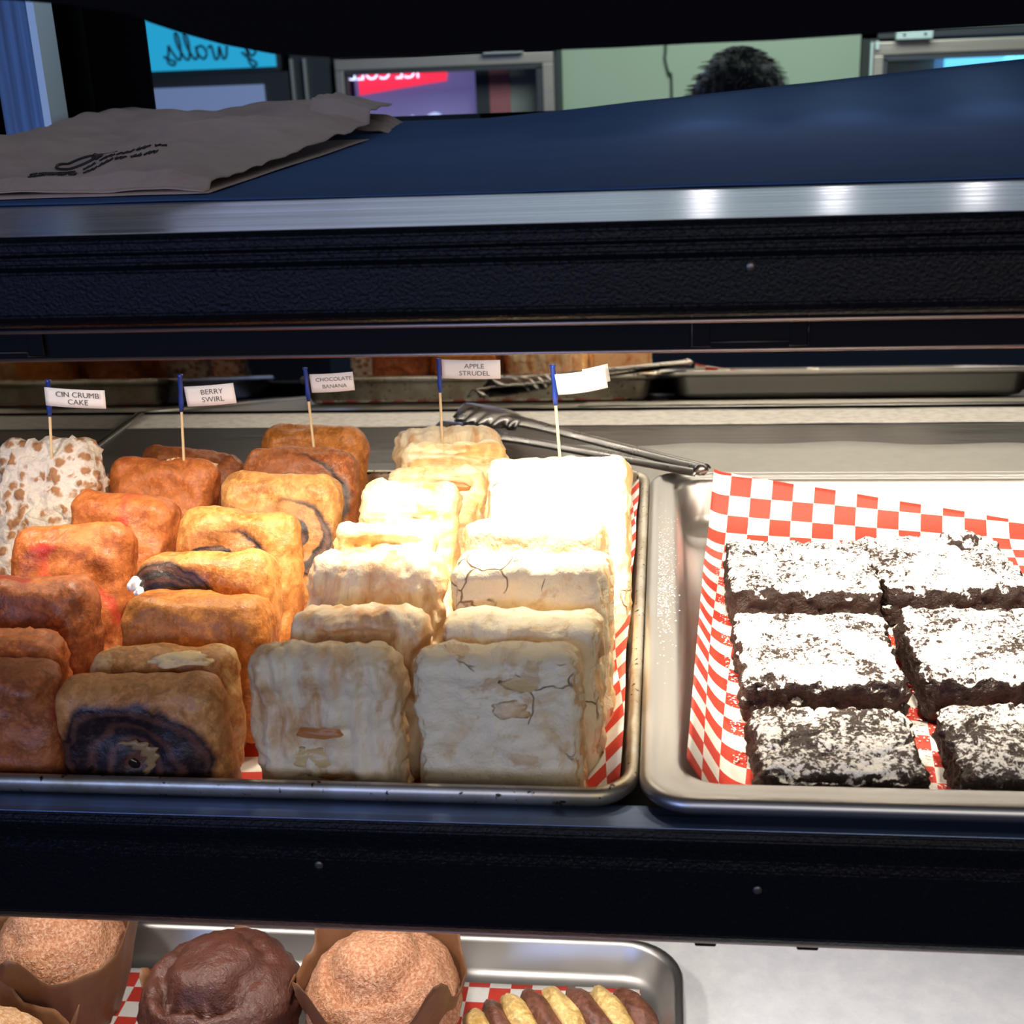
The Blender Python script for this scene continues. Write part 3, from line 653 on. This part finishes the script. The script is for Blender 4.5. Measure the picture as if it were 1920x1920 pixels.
# ------------------------------------------------------------ pans and papers
FL = -.363
pn = thing('sheet_pan', 'worn aluminium sheet pan holding the rows of pastries', 'pan', (-.24, .77, -.366))
loc(pan('tray', -.478, -.0135, .525, 1.006, .022, [(.0022, -.3385), (.0006, -.336), (0, -.3335), (.0009, -.331), (.003, -.3298), (.0052, -.331), (.0062, -.334), (.012, -.360), (.016, -.3645), (.024, -.3648)], 'sheet_pan', pn, .6), pn)
ps = thing('steel_pan', 'shiny stainless steel pan with wide rim holding powdered brownies', 'pan', (.15, .76, -.366))
loc(pan('tray', -.0125, .470, .517, .995, .024, [(.0015, -.3355), (.0002, -.3335), (0, -.3315), (.001, -.3293), (.0035, -.3283), (.006, -.3290), (.008, -.3300), (.012, -.3300), (.0165, -.3300), (.0185, -.3308), (.0205, -.334), (.0245, -.356), (.028, -.3615), (.036, -.3630), (.05, -.3632)], 'pan_steel', ps, .2), ps)
bp = thing('bottom_pan', 'steel pan on the bottom shelf holding muffins', 'pan', (-.24, .64, -.665))
loc(pan('tray', -.50, .012, .47, .812, .042, [(.0022, -.6435), (.0006, -.641), (0, -.6385), (.001, -.636), (.003, -.6350), (.0055, -.6358), (.0075, -.6385), (.014, -.656), (.020, -.6608), (.03, -.6612)], 'pan_steel', bp, .6), bp)

def bend(s, s0, R, a):
    """length s along a sheet that lies flat up to s0, then bends up with radius R to angle a: returns (run, rise)"""
    if s <= s0: return s, 0
    q = s - s0; L_ = R * a
    if q < L_: th = q / R; return s0 + R * sin(th), R * (1 - cos(th))
    return s0 + R * sin(a) + (q - L_) * cos(a), R * (1 - cos(a)) + (q - L_) * sin(a)
CH = .0158
# checked sheet in the steel pan: climbs the left and back walls, turned a few degrees
def rp(u, v):
    U, V = u * .330, v * (.442 - .024 * u); c_, s_ = cos(radians(6)), sin(radians(6))
    p = -.010 + U * c_ + V * s_; q = -.004 - U * s_ + V * c_
    run, rise = bend(.044 - p, 0, .022, radians(60)); X = .044 - run; z = rise
    run, rise = bend(q, .365, .040, radians(52)); Y = .552 + run; z += rise
    z += .0008 * noise.noise(Vector((U * 14, V * 14, 1)))
    return X, Y, FL + .0008 + z
def rp_fn(u, v):
    X, Y, z = rp(u, v); return (min(max(X, .0085 + max(0, -.334 - z) * .25), .287), max(Y, .548), z)
paper = grid_mesh('checked_paper', 90, 120, rp_fn, 'check_paper', uv=lambda u, v: (u * .330 / CH, v * (.442 - .024 * u) / CH), thick=.0002)
tag(paper, 'red and white checked paper curling up the left wall of the brownie pan', 'paper')
def lp(u, v):
    U, V = u * .449, v * .452; run, rise = bend(U, .403, .016, radians(48)); wob = .0025 * noise.noise(Vector((V * 11, 3, 0))) * min(1, max(0, (U - .39) / .05))
    return (-.459 + run + wob, .542 + V, FL + .0002 + rise)
tag(grid_mesh('checked_paper', 90, 60, lp, 'check_paper', uv=lambda u, v: (u * .449 / CH + v * 3.2, v * .452 / CH - u * 2.2), thick=.0002), 'red and white checked paper under the pastry rows, up the right wall', 'paper')
tag(grid_mesh('checked_paper', 40, 30, lambda u, v: (-.46 + u * .441 , .50 + v * .286 , -.6604 + .0006 * noise.noise(Vector((u * 7, v * 7, 5)))), 'check_paper', uv=lambda u, v: (u * .441 / CH, v * .286 / CH), thick=.0002), 'red and white checked paper under the muffins on the bottom shelf', 'paper')

# ------------------------------------------------------------ pastries
def place(o, X, Y, t, tilt, yaw, roll=0, z=FL):
    a = radians(tilt); o.location = (X, Y, z + t * sin(a) + .0012); o.rotation_euler = (-a, radians(roll), -radians(yaw))
def dough_fn(seed, bulge=.002, w=.08, h=.09):
    def fn(p, n):
        b = max(0, 1 - (p.x / (w / 2)) ** 2) * max(0, 1 - ((p.z - h / 2) / (h / 2)) ** 2)
        p.y += n.y * bulge * b
        cx = .012 * sin(seed * 2.3); cz = h * .55; r_ = math.hypot(p.x - cx, p.z - cz) / .035; a_ = math.atan2(p.z - cz, p.x - cx)
        if abs(n.y) > .3: p.y += (1 if n.y > 0 else -1) * .0011 * sin(r_ * 10 - a_ + 2.5 * noise.noise(p * 40 + Vector((seed, 0, 0))))
        p += n * .0012 * noise.noise(Vector((p.x * 60, p.y * 160, p.z * 130 + seed)))
        p.z += .10 * p.x * noise.noise(Vector((seed * 1.37, 2.2, 0))) * p.z / h
        return p
    return fn
def swirl_fn(seed, w, h, cx, cz):
    def fn(p, n):
        if n.y < -.4:
            r = math.hypot(p.x - cx, p.z - cz) / .04; a = math.atan2(p.z - cz, p.x - cx)
            if r < 1.1: p.y += .0016 * sin(r * 8.5 - a) * (1.1 - r)
        p.y += n.y * .0016; return p
    return fn
CHOC = [  # X, Y, w, h, t, tilt, yaw, material, label
 (-.2569, .5384, .0842, .074, .026, 0, 0, 'choc_big', 'square pastry with a big dark chocolate swirl filling its face, frontmost'),
 (-.2591, .5661, .0782, .074, .026, 3, 0, 'choc_pale', 'pale-topped golden pastry right behind the big-swirl chocolate one'),
 (-.2542, .5963, .0807, .082, .034, 12, 0, 'choc_plain', 'thick plain golden pastry, third from the front in the chocolate banana row'),
 (-.2627, .6327, .0795, .090, .034, 16, 2, 'choc_corner', 'golden pastry with chocolate patch and white crumb on its left corner'),
 (-.2619, .6918, .0756, .094, .030, 24, -2, 'choc_twin', 'golden pastry with two dark chocolate blotches and a dark left rim'),
 (-.2583, .7634, .0801, .094, .028, 26, 0, 'choc_right', 'bright golden pastry with a dark patch at its lower right'),
 (-.2598, .8199, .0836, .094, .028, 28, 0, 'choc_arc', 'reddish pastry with a broad dark arc across the top'),
 (-.2685, .8889, .0820, .090, .030, 28, 0, 'choc_plain', 'rearmost orange pastry of the chocolate banana row, flagged')]
for i, (X, Y, w, h, t, ti, ya, mt, lb) in enumerate(CHOC):
    fn = swirl_fn(i, w, h, -.005, .036) if mt == 'choc_big' else dough_fn(i, .002, w, h)
    o = link('banana_pastry', slab_mesh('banana_pastry', w, h, t, i + 11, .0105, .0022, 42, 34, fn, .0006), mt)
    place(o, X, Y, t, ti, ya); tag(o, lb, 'pastry', 'chocolate banana pastries, third row from left')
    if i == 0:
        bm = bmesh.new()
        pts = catmull([(-.010, .0012, .0455), (-.001, .0010, .0450), (.006, .0012, .0395), (.004, .0014, .031), (-.003, .0018, .0245), (-.010, .002, .0215)], 6)
        prev = None
        for k, p in enumerate(pts):
            s = k / (len(pts) - 1); wd = .0036 * (1 + .5 * sin(k * 1.9)) * sin(pi * min(1, s * .9 + .12)); rr = [bm.verts.new((p.x + wd * cos(a), -.0012 - .0012 * sin(a), p.z + wd * .5 * cos(a))) for a in [pi * j / 6 for j in range(7)]]
            if prev:
                for j in range(6): bm.faces.new((prev[j], prev[j + 1], rr[j + 1], rr[j]))
            prev = rr
        from_bm('custard_streak', bm, 'custard', o, True)
        for q, c3, r3 in ((1, (-.012, .0002, .034), (.010, .0020, .006)), (2, (-.022, .0002, .031), (.007, .0018, .004))): blob('glossy_filling', c3, r3, q, 'choc_gloss', o, .5, 3)
    if i == 3: blob('crumb_clump', (-.0385, .002, .072), (.0038, .004, .0042), 4, 'sugar', o, .6, 3); blob('crumb_clump', (-.034, -.001, .0685), (.003, .003, .003), 5, 'sugar', o, .6, 3)
    if i == 1: blob('crumb_clump', (.015, .004, .0722), (.016, .007, .0028), 6, 'clump', o, .7, 3)
BERRY = [
 (-.3413, .5419, .0760, .080, .026, 0, 0, 'berry_brown', 'dark brown berry pastry at the front, left of the big chocolate swirl'),
 (-.3486, .5705, .0698, .080, .028, 2, 0, 'berry_dough', 'ragged-sided orange pastry second from front in the berry row'),
 (-.3553, .6037, .0738, .088, .032, 14, 3, 'berry_brown', 'brown-topped berry pastry, third from the front'),
 (-.3595, .6589, .0730, .096, .030, 24, 3, 'berry_dough', 'large orange berry pastry with red streak at left, fourth from front'),
 (-.3586, .7166, .0701, .096, .030, 26, 5, 'berry_dough', 'orange pastry with a glossy yellow top edge and red stain'),
 (-.3594, .7898, .0777, .096, .030, 28, 4, 'berry_dough', 'orange berry pastry with white crumbs on its top edge, flagged'),
 (-.3644, .8704, .0813, .080, .024, 28, 4, 'berry_brown', 'rearmost reddish berry pastry, mostly hidden behind the flagged one')]
for i, (X, Y, w, h, t, ti, ya, mt, lb) in enumerate(BERRY):
    o = link('berry_pastry', slab_mesh('berry_pastry', w, h, t, i + 31, .0100, .0024, 42, 34, dough_fn(i + 20, .002, w, h), .0007 if i != 1 else .0016), mt)
    place(o, X, Y, t, ti, ya, 4 if i in (4, 5, 6) else 0); tag(o, lb, 'pastry', 'berry swirl pastries, second row from left')
    if i == 5:
        for q in range(5): blob('crumb_clump', (.006 + q * .0065, .012, .0945 + .0006 * (q % 2)), (.0052, .006, .0026), q + 20, 'clump', o, .6, 3)
def strudel_fn(seed, w, h, slots):
    r = random.Random(seed); ph = r.uniform(0, 6)
    def fn(p, n):
        ridge = .0009 * sin(p.x * 2 * pi / .011 + ph + 3 * noise.noise(p * 30))
        arch = .0022 * sin(min(1, max(0, p.z / h)) * pi * 3 + ph)
        if abs(n.y) > .3: p.y += n.y * (ridge + arch)
        for (cx, cz, sw, sh) in slots:
            g = math.exp(-((p.x - cx) / sw) ** 4 - ((p.z - cz - .02 * (p.x - cx)) / sh) ** 2)
            if n.y < -.2: p.y += .0075 * g
        p.z += .0012 * noise.noise(Vector((p.x * 90, p.y * 60, seed))) * (p.z / h); return p
    return fn
STR = [
 (-.1655, .5449, .0757, .087, .027, 2, 0, 'strudel_crust', 'glazed pale strudel square with two slits in its face, frontmost of its row'),
 (-.1563, .5749, .0705, .090, .030, 5, 0, 'strudel_crust', 'flaky strudel with a ragged glazed top, second from front'),
 (-.1575, .6099, .0753, .100, .030, 16, 1, 'strudel_crust', 'ridged strudel with vertical glaze drips, third from the front'),
 (-.1637, .6523, .0600, .100, .028, 22, 1, 'strudel_gold', 'narrow strudel with an arched browned ridge, fourth from the front'),
 (-.1635, .7279, .0626, .100, .030, 26, 0, 'strudel_gold', 'bright white-glazed strudel with small holes, mid row'),
 (-.1599, .8048, .0678, .085, .026, 26, 0, 'strudel_gold', 'strudel with a torn golden opening near the top'),
 (-.1525, .8368, .0775, .092, .030, 28, 0, 'strudel_gold', 'shiny golden strudel just in front of the rearmost strudel'),
 (-.1658, .8993, .0809, .085, .030, 28, 0, 'strudel_crust', 'rearmost tan strudel with pale stripes, carrying a flag')]
for i, (X, Y, w, h, t, ti, ya, mt, lb) in enumerate(STR):
    slots = [[(-.003, .044, .016, .0035), (-.002, .021, .016, .003)], [(0, .080, .02, .003)], [(-.005, .070, .016, .0025)], [(0, .088, .02, .004)], [(.006, .075, .010, .002)], [(.012, .072, .016, .004)], [(0, .085, .025, .0025)], []][i]
    o = link('apple_strudel', slab_mesh('apple_strudel', w, h, t, i + 51, .0095, .0030, 50, 50, strudel_fn(i, w, h, slots), .0015), mt)
    place(o, X, Y, t, ti, ya); tag(o, lb, 'pastry', 'apple strudels, fourth row from left')
    if i == 0: blob('glazed_pad', (-.004, .0012, .032), (.017, .0032, .0062), 8, 'pad_glaze', o, .4, 3)
    for (cx, cz, sw, sh) in (slots if i in (0, 5) else []):
        blob('apple_filling', (cx, .0065, cz), (sw * .8, .003, sh * 1.0), cx * 99, 'filling', o, .4, 3)
def iced_fn(seed, w, h, t):
    def fn(p, n):
        if abs(n.x) > .5: p.x += n.x * (.0032 * noise.noise(Vector((p.y * 420, p.z * 40, seed))) - .0006)       # flaky layers on the cut sides
        if n.z > .5: p.z += .0018 * noise.noise(Vector((p.x * 70, p.y * 120, seed)))
        if n.y < -.3: p.y -= .0016 * math.exp(-((p.z - h * .93) / .006) ** 2)
        if seed == 0 and n.y < -.3 and p.z < .012: p.y -= .002 * noise.noise(Vector((p.x * 80, p.z * 80, 5)))
        return p
    return fn
ICE = [
 (-.0804, .5479, .0807, .087, .027, 1, 0, 'cream square with cracked pale icing, frontmost and rightmost in the pan'),
 (-.0719, .5770, .0798, .088, .030, 3, 0, 'cream pastry with a thin rough iced top, second in the iced row'),
 (-.0708, .6084, .0822, .100, .036, 10, 0, 'thick smooth cream pastry with one long crack across its top'),
 (-.0744, .6469, .0812, .105, .030, 20, 0, 'bright white pastry with small browned dents below the largest iced one'),
 (-.0662, .7204, .0871, .118, .030, 18, 0, 'tallest bright white iced pastry at the back, with the blank flag')]
for i, (X, Y, w, h, t, ti, ya, lb) in enumerate(ICE):
    me = slab_mesh('iced_pastry', w, h, t, i + 71, .0070, .0016, 50, 50, iced_fn(i, w, h, t), .0010)
    o = link('iced_pastry', me, ['icing', 'flaky_side'])
    for p in me.polygons:
        if abs(p.normal.x) > .75 or p.center.y > t * .8: p.material_index = 1
    place(o, X, Y, t, ti, ya); tag(o, lb, 'pastry', 'iced square pastries, rightmost row')
    for q in range(5 if i in (0, 1, 4) else 3):
        zz = h * (.12 + .75 * ((q * .37 + i * .21) % 1)); blob('flake', (w / 2 - .001, t * (.3 + .4 * ((q * .61) % 1)), zz), (.0022, .0035, .0075), q + i * 7, 'flaky_side', o, .6, 2)
    if i == 0: blob('bare_patch', (.014, .0006, .0745), (.013, .0016, .0052), 12, 'pad_glaze', o, .5, 3)
    if i == 0: blob('icing_ridge', (-.004, .001, .010), (.020, .003, .004), 13, 'icing', o, .7, 3)
    if i == 0: blob('icing_chip', (.006, -.0005, h * .70), (.010, .0018, .0045), 3, 'flaky_side', o, .5, 3)
def crumb_fn(p, n):
    return p + n * .0030 * (noise.cell(p * 130) - .3) * .6 + n * .0022 * noise.noise(p * 150)
for i, (X, Y, w, h, t, ti, ya, ro, lb) in enumerate((
    (-.4200, .7480, .0760, .125, .030, 30, 4, -3, 'powdered crumb cake slab at the far left, carrying a flag'),
    (-.4370, .6092, .0650, .110, .030, 30, 4, 0, 'powdered crumb cake at the left frame edge, in front of the flagged one'))):
    o = link('crumb_cake', slab_mesh('crumb_cake', w, h, t, i + 91, .014, .0024, 45, 40, crumb_fn, .0012), 'crumb_top')
    place(o, X, Y, t, ti, ya, ro); tag(o, lb, 'cake', 'crumb cakes, leftmost row')

# ------------------------------------------------------------ brownies
def brown_fn(seed, w, h):
    def fn(p, n):
        side = max(abs(n.x), abs(n.z))
        if side > .5:
            d = .0034 * noise.noise(p * 120 + Vector((seed, 0, 0))) + .0016 * noise.noise(p * 330)
            p = p + Vector((n.x, 0, n.z)) * d
        if n.y > .3:
            c = abs(noise.noise(Vector((p.x * 38 + seed * 3, p.z * 38, seed))))
            p.y += .0020 * noise.noise(p * 90) - (.0035 * max(0, 1 - c / .05)) + .0007 * noise.noise(p * 400)
        return p
    return fn
BRN = [ # centre x, y, width, depth, yaw, mat, label
 (.0880, .8160, .094, .094, -1, 'brownie_sugared', 'heavily powdered brownie at back left, next to the checked paper fold'),
 (.1800, .8240, .092, .094, 4, 'brownie_sugared', 'powdered brownie at back right with a raised sugary peak'),
 (.0850, .6930, .088, .092, 1, 'brownie_sugared', 'powdered brownie in the middle of the left column'),
 (.1840, .7020, .090, .094, 1, 'brownie_sugared', 'powdered brownie in the middle of the right column'),
 (.0835, .5860, .080, .070, 2, 'brownie_light', 'thinly powdered brownie at the front left with a long crack'),
 (.1800, .5900, .080, .072, 3, 'brownie_light', 'thinly powdered brownie at the front right, dark bare corner')]
for i, (X, Y, w, dpt, ya, mt, lb) in enumerate(BRN):
    th = .027
    me = slab_mesh('brownie', w, dpt, th, i + 111, .0045, .0012, 60, 62, brown_fn(i, w, dpt), .0010)
    me.transform(Matrix.Translation((0, 0, 0)) @ Matrix(((1, 0, 0, 0), (0, 0, 1, -dpt / 2), (0, 1, 0, 0), (0, 0, 0, 1))))
    me.flip_normals()
    o = link('brownie', me, mt); o.location = (X, Y, FL + .0022); o.rotation_euler = (0, 0, radians(ya)); tag(o, lb, 'brownie', 'powdered brownies in the steel pan')
    for q in range(9):
        a = rnd.uniform(0, 2 * pi); blob('loose_chunk', (cos(a) * w * .48, -dpt * .47 if q < 5 else sin(a) * dpt * .46, rnd.uniform(.006, .022)), (.004, .003, .0035), q + i * 10, mt, o, .7, 2)
    if i == 1: blob('sugar_peak', (.020, .032, .0275), (.013, .012, .006), 5, mt, o, .7, 3)
def specks(name, label, n, fn, rmin, rmax):
    bm = bmesh.new()
    for _ in range(n):
        p = fn(); 
        if p is None: continue
        s = rnd.uniform(rmin, rmax); rot = rnd.uniform(0, pi)
        vs = [bm.verts.new((p[0] + s * cos(rot + k * 2 * pi / 5) * rnd.uniform(.6, 1.3), p[1] + s * sin(rot + k * 2 * pi / 5) * rnd.uniform(.6, 1.3), p[2])) for k in range(5)]; tp = bm.verts.new((p[0], p[1], p[2] + s * .5))
        for k in range(5): bm.faces.new((vs[k], vs[(k + 1) % 5], tp))
    return tag(from_bm(name, bm, 'sugar', None, False), label, 'sugar', None, 'stuff')
def rim_pt():
    y = rnd.gauss(.78, .045); x = -.0125 + abs(rnd.gauss(.009, .0045)); return (x, y, -.3292) if -.010 < x < .008 else None
specks('spilled_sugar', 'powdered sugar spilled on the left rim of the steel pan', 900, rim_pt, .0002, .0006)
def floor_pt():
    k = rnd.random()
    if k < .6:
        X = rnd.gauss(.036, .006); Y = rnd.uniform(.60, .88); return (X, Y, FL + .0022 + max(0, .027 - X) * .9 + .0006) if X > .027 else None
    X = rnd.choice((.1335, .1345)) + rnd.gauss(0, .006); Y = rnd.uniform(.55, .86); return (X, Y, FL + .0022)
specks('dusted_sugar', 'powdered sugar dusted on the checked paper around the brownies', 1900, floor_pt, .0002, .0008)

# ------------------------------------------------------------ flags on toothpicks
def flag(base, top, yy, fl, txt, label, blank=False, ts=.0050):
    b = at(*base, y=yy); tpt = at(*top, y=yy)
    r = thing('flagged_toothpick', label, 'label', b, 'flavour flags on toothpicks')
    P = lambda o: loc(o, r)
    d = (tpt - b); b2_ = b - d.normalized() * .014
    mid = b + d * (.42 if not blank else .38); mid2 = b + d * .60
    P(tubeo('toothpick', [b2_, b, tpt - d * .06, tpt - d * .02], [.0004, .0010, .0010, .0005], 'toothpick_wood', r))
    k0 = .58
    P(tubeo('foil_frill', [b + d * k0, b + d * (k0 + .1), b + d * (k0 + .22), b + d * (k0 + .3), b + d * .97, b + d * 1.0], [.0013, .0019, .0014, .0017, .0015, .0022], 'blue_foil', r, 7))
    (ax, ay), (bx, by), hh_ = fl
    A = at(ax, ay, y=yy - .0016); B_ = at(bx, by, y=yy - .0016); hz = hh_ * (A.y) / F * 1.03
    wv = B_ - A; upv = Vector((-(B_.z - A.z), 0, B_.x - A.x)).normalized()
    def cf(u, v): p = A + wv * u - upv * hz * v; return (p.x, p.y + .0016 * sin(u * pi) * (-1 if not blank else -2.0), p.z)
    cd = P(grid_mesh('card', 14, 3, cf, 'card', r, thick=.0004))
    ang = math.atan2(wv.z, wv.x)
    if blank:
        P(grid_mesh('card_back', 8, 3, lambda u, v: tuple(Vector(cf(.55 + u * .50, v * .85 - .04)) + Vector((0, .003 + .002 * u, 0))), 'card', r, thick=.0004))
        fold = None
    for line, dz in txt:
        c_ = A + wv * .56 - upv * hz * dz
        tm = text_mesh('lettering', line, ts, 'label_ink', cd, (c_.x, c_.y - .0022, c_.z), (radians(90), -ang, 0), sx=1.12)
        tm.matrix_parent_inverse = (r.matrix_basis @ Matrix()).inverted() if False else Matrix.Identity(4)
        tm.parent = cd; tm.matrix_parent_inverse = Matrix.Identity(4)
flag((98, 873), (90, 712), .800, ((83, 726), (196, 732), 37), [('CIN CRUMB', .30), ('CAKE', .70)], 'toothpick with a white card reading CIN CRUMB CAKE, leftmost')
flag((345, 866), (337, 702), .838, ((345, 725), (437, 718), 40), [('BERRY', .32), ('SWIRL', .70)], 'toothpick with a white card reading BERRY SWIRL')
flag((588, 836), (572, 690), .885, ((580, 702), (661, 697), 36), [('CHOCOLATE', .30), ('BANANA', .68)], 'toothpick with a white card reading CHOCOLATE BANANA', ts=.0039)
flag((829, 822), (822, 672), .935, ((828, 674), (938, 675), 36), [('APPLE', .32), ('STRUDEL', .70)], 'toothpick with a white card reading APPLE STRUDEL')
flag((1050, 862), (1036, 684), .786, ((1040, 702), (1134, 688), 40), [], 'toothpick with a blank folded white card, rightmost', True)

# ------------------------------------------------------------ tongs
tg = thing('serving_tongs', 'dark steel serving tongs with scalloped tips resting behind the pans', 'tongs', (-.09, 1.04, -.328))
T0 = Vector((-.208, 1.210, -.350)); T1 = Vector((.026, .966, -.3215)); ax = (T1 - T0).normalized(); sd = Vector((-ax.y, ax.x, 0)).normalized()
def arm(off, zoff, spread, nm):
    def fn(u, v):
        s = u; w_ = .0070 + .002 * (1 - s) ** 2 + (.019 * math.exp(-((s - .11) / .14) ** 2))
        if s < .03: w_ *= .55 + 15 * s
        sc = .0026 * sin(s * 120) if s < .30 else 0
        c = T0.lerp(T1, s) + sd * (off * (1 - s) + spread) ; a = (v - .5) * 2
        edge = (w_ + sc) * a
        z = zoff * (1 - s * .8) + .0050 * (1 - a * a) - .0016 * math.exp(-(a / .25) ** 2) * (1 if s > .2 else 0) + (.004 if s < .3 else 0) * a * a * -1
        return c + sd * edge + Vector((0, 0, z))
    return loc(grid_mesh(nm, 110, 12, fn, 'tong_steel', tg, thick=.0012), tg)
arm(-.012, 0.000, 0, 'arm'); arm(.014, .012, .004, 'arm')
loc(blob('hinge', T1 + Vector((0, 0, .004)), (.006, .006, .005), 2, 'tong_steel', tg, .1), tg)

# ------------------------------------------------------------ bottom shelf: muffins and a marbled twist
def dome(name, R_, H, seed, mat, parent, crack, base, low=0.0):
    bm = bmesh.new(); bmesh.ops.create_icosphere(bm, subdivisions=5, radius=1)
    for v in bm.verts:
        n = v.co.copy(); k = 1 + .06 * noise.noise(n * 1.6 + Vector((seed, 0, 0))) + .040 * noise.noise(n * 5 + Vector((0, seed, 0))) + .018 * noise.noise(n * 14) + .010 * noise.noise(n * 34)
        x, y = n.x * R_ * k, n.y * R_ * k; z = n.z * H * k if n.z > 0 else n.z * H * .55
        if crack and n.z > 0:
            rr = math.hypot(n.x + .05, n.y + .05); a = math.atan2(n.y, n.x); rc = .58 + .08 * noise.noise(Vector((cos(a) * 2, sin(a) * 2, seed)))
            rc += .05 * noise.noise(n * 9); g = math.exp(-((rr - rc) / .075) ** 2) * (1 + .8 * noise.noise(n * 22)) * (.25 + .75 * max(0, -sin(a + .25)))
            z -= crack * H * g; z += H * .10 * (1 if rr < rc else 0) * min(1, (rc - rr) / .2 if rr < rc else 0)
        v.co = (x + base[0], y + base[1], z + base[2])
    return from_bm(name, bm, mat, parent, True)
def cup(name, r0, r1, h, seed, parent, mat='muffin_paper', points=4, ph=0):
    bm = bmesh.new(); N_ = 72; rings = []
    for j in range(13):
        s = j / 12; ring = []
        for k in range(N_):
            a = 2 * pi * k / N_; pk = max(0, cos(points * (a - ph) / 1)) ** 2
            rr = r0 + (r1 - r0) * s ** .8 + s * s * .008 * pk + .0012 * sin(a * 18) * (1 - s * .5)
            zz = s * (h + .030 * pk * s) ; rr += .0015 * noise.noise(Vector((cos(a) * 3, sin(a) * 3, s * 3 + seed)))
            ring.append(bm.verts.new((rr * cos(a), rr * sin(a), zz)))
        rings.append(ring)
    for a_, b_ in zip(rings, rings[1:]):
        for k in range(N_): bm.faces.new((a_[k], a_[(k + 1) % N_], b_[(k + 1) % N_], b_[k]))
    bm.faces.new(rings[0][::-1])
    o = from_bm(name, bm, mat, parent, True); md = o.modifiers.new('t', 'SOLIDIFY'); md.thickness = .0004; md.offset = 0; return o
BZ = -.6596
m = thing('chocolate_muffin', 'dark chocolate muffin with a cracked dome in the bottom pan', 'muffin', (-.3035, .700, BZ))
dome('muffin_top', .0575, .040, 3, 'choc_muffin', m, .55, (0, 0, .046)); cup('paper_cup', .033, .046, .042, 1, m)
m = thing('cinnamon_muffin', 'sugary cinnamon muffin in a pointed brown paper cup, right of the chocolate one', 'muffin', (-.1930, .712, BZ))
dome('muffin_top', .0545, .042, 8, 'cinnamon_muffin', m, .34, (0, 0, .046)); cup('paper_cup', .034, .0575, .066, 2, m, ph=radians(48))
m = thing('cinnamon_muffin', 'cinnamon muffin in a tall brown paper cup, left rear of the bottom pan', 'muffin', (-.4350, .735, BZ))
dome('muffin_top', .0480, .044, 12, 'cinnamon_muffin', m, .05, (0, 0, .050)); cup('paper_cup', .034, .056, .068, 3, m, ph=radians(0))
m = thing('crumb_muffin', 'golden muffin in a brown paper cup at the bottom left corner', 'muffin', (-.4330, .622, BZ))
dome('muffin_top', .050, .036, 15, 'crumb_muffin', m, .05, (-.012, 0, .045)); cup('paper_cup', .034, .054, .058, 4, m, ph=radians(20))
tw = thing('marbled_twist', 'striped chocolate and vanilla twist pastry on the checked paper of the bottom pan', 'pastry', (-.066, .725, BZ))
for i in range(8):
    s = i / 7; c_ = Vector((-.055 + .100 * s, -.022 + .032 * s, .019)); k = .70 + .40 * sin(pi * (s * .85 + .12))
    bm = bmesh.new(); bmesh.ops.create_icosphere(bm, subdivisions=4, radius=1)
    for v in bm.verts:
        n = v.co.copy(); q = 1 + .12 * noise.noise(n * 2 + Vector((i, 0, 0))) + .05 * noise.noise(n * 8)
        v.co = Vector((n.x * .0115 * q, n.y * .034 * q * k, n.z * .023 * q * k))
    bmesh.ops.rotate(bm, verts=bm.verts, cent=(0, 0, 0), matrix=Matrix.Rotation(radians(30), 3, 'Z') @ Matrix.Rotation(radians(-24), 3, 'Y'))
    bmesh.ops.translate(bm, verts=bm.verts, vec=c_)
    from_bm('vanilla_band' if i % 2 == 0 else 'chocolate_band', bm, 'twist_dough' if i % 2 == 0 else 'twist_choc', tw, True)
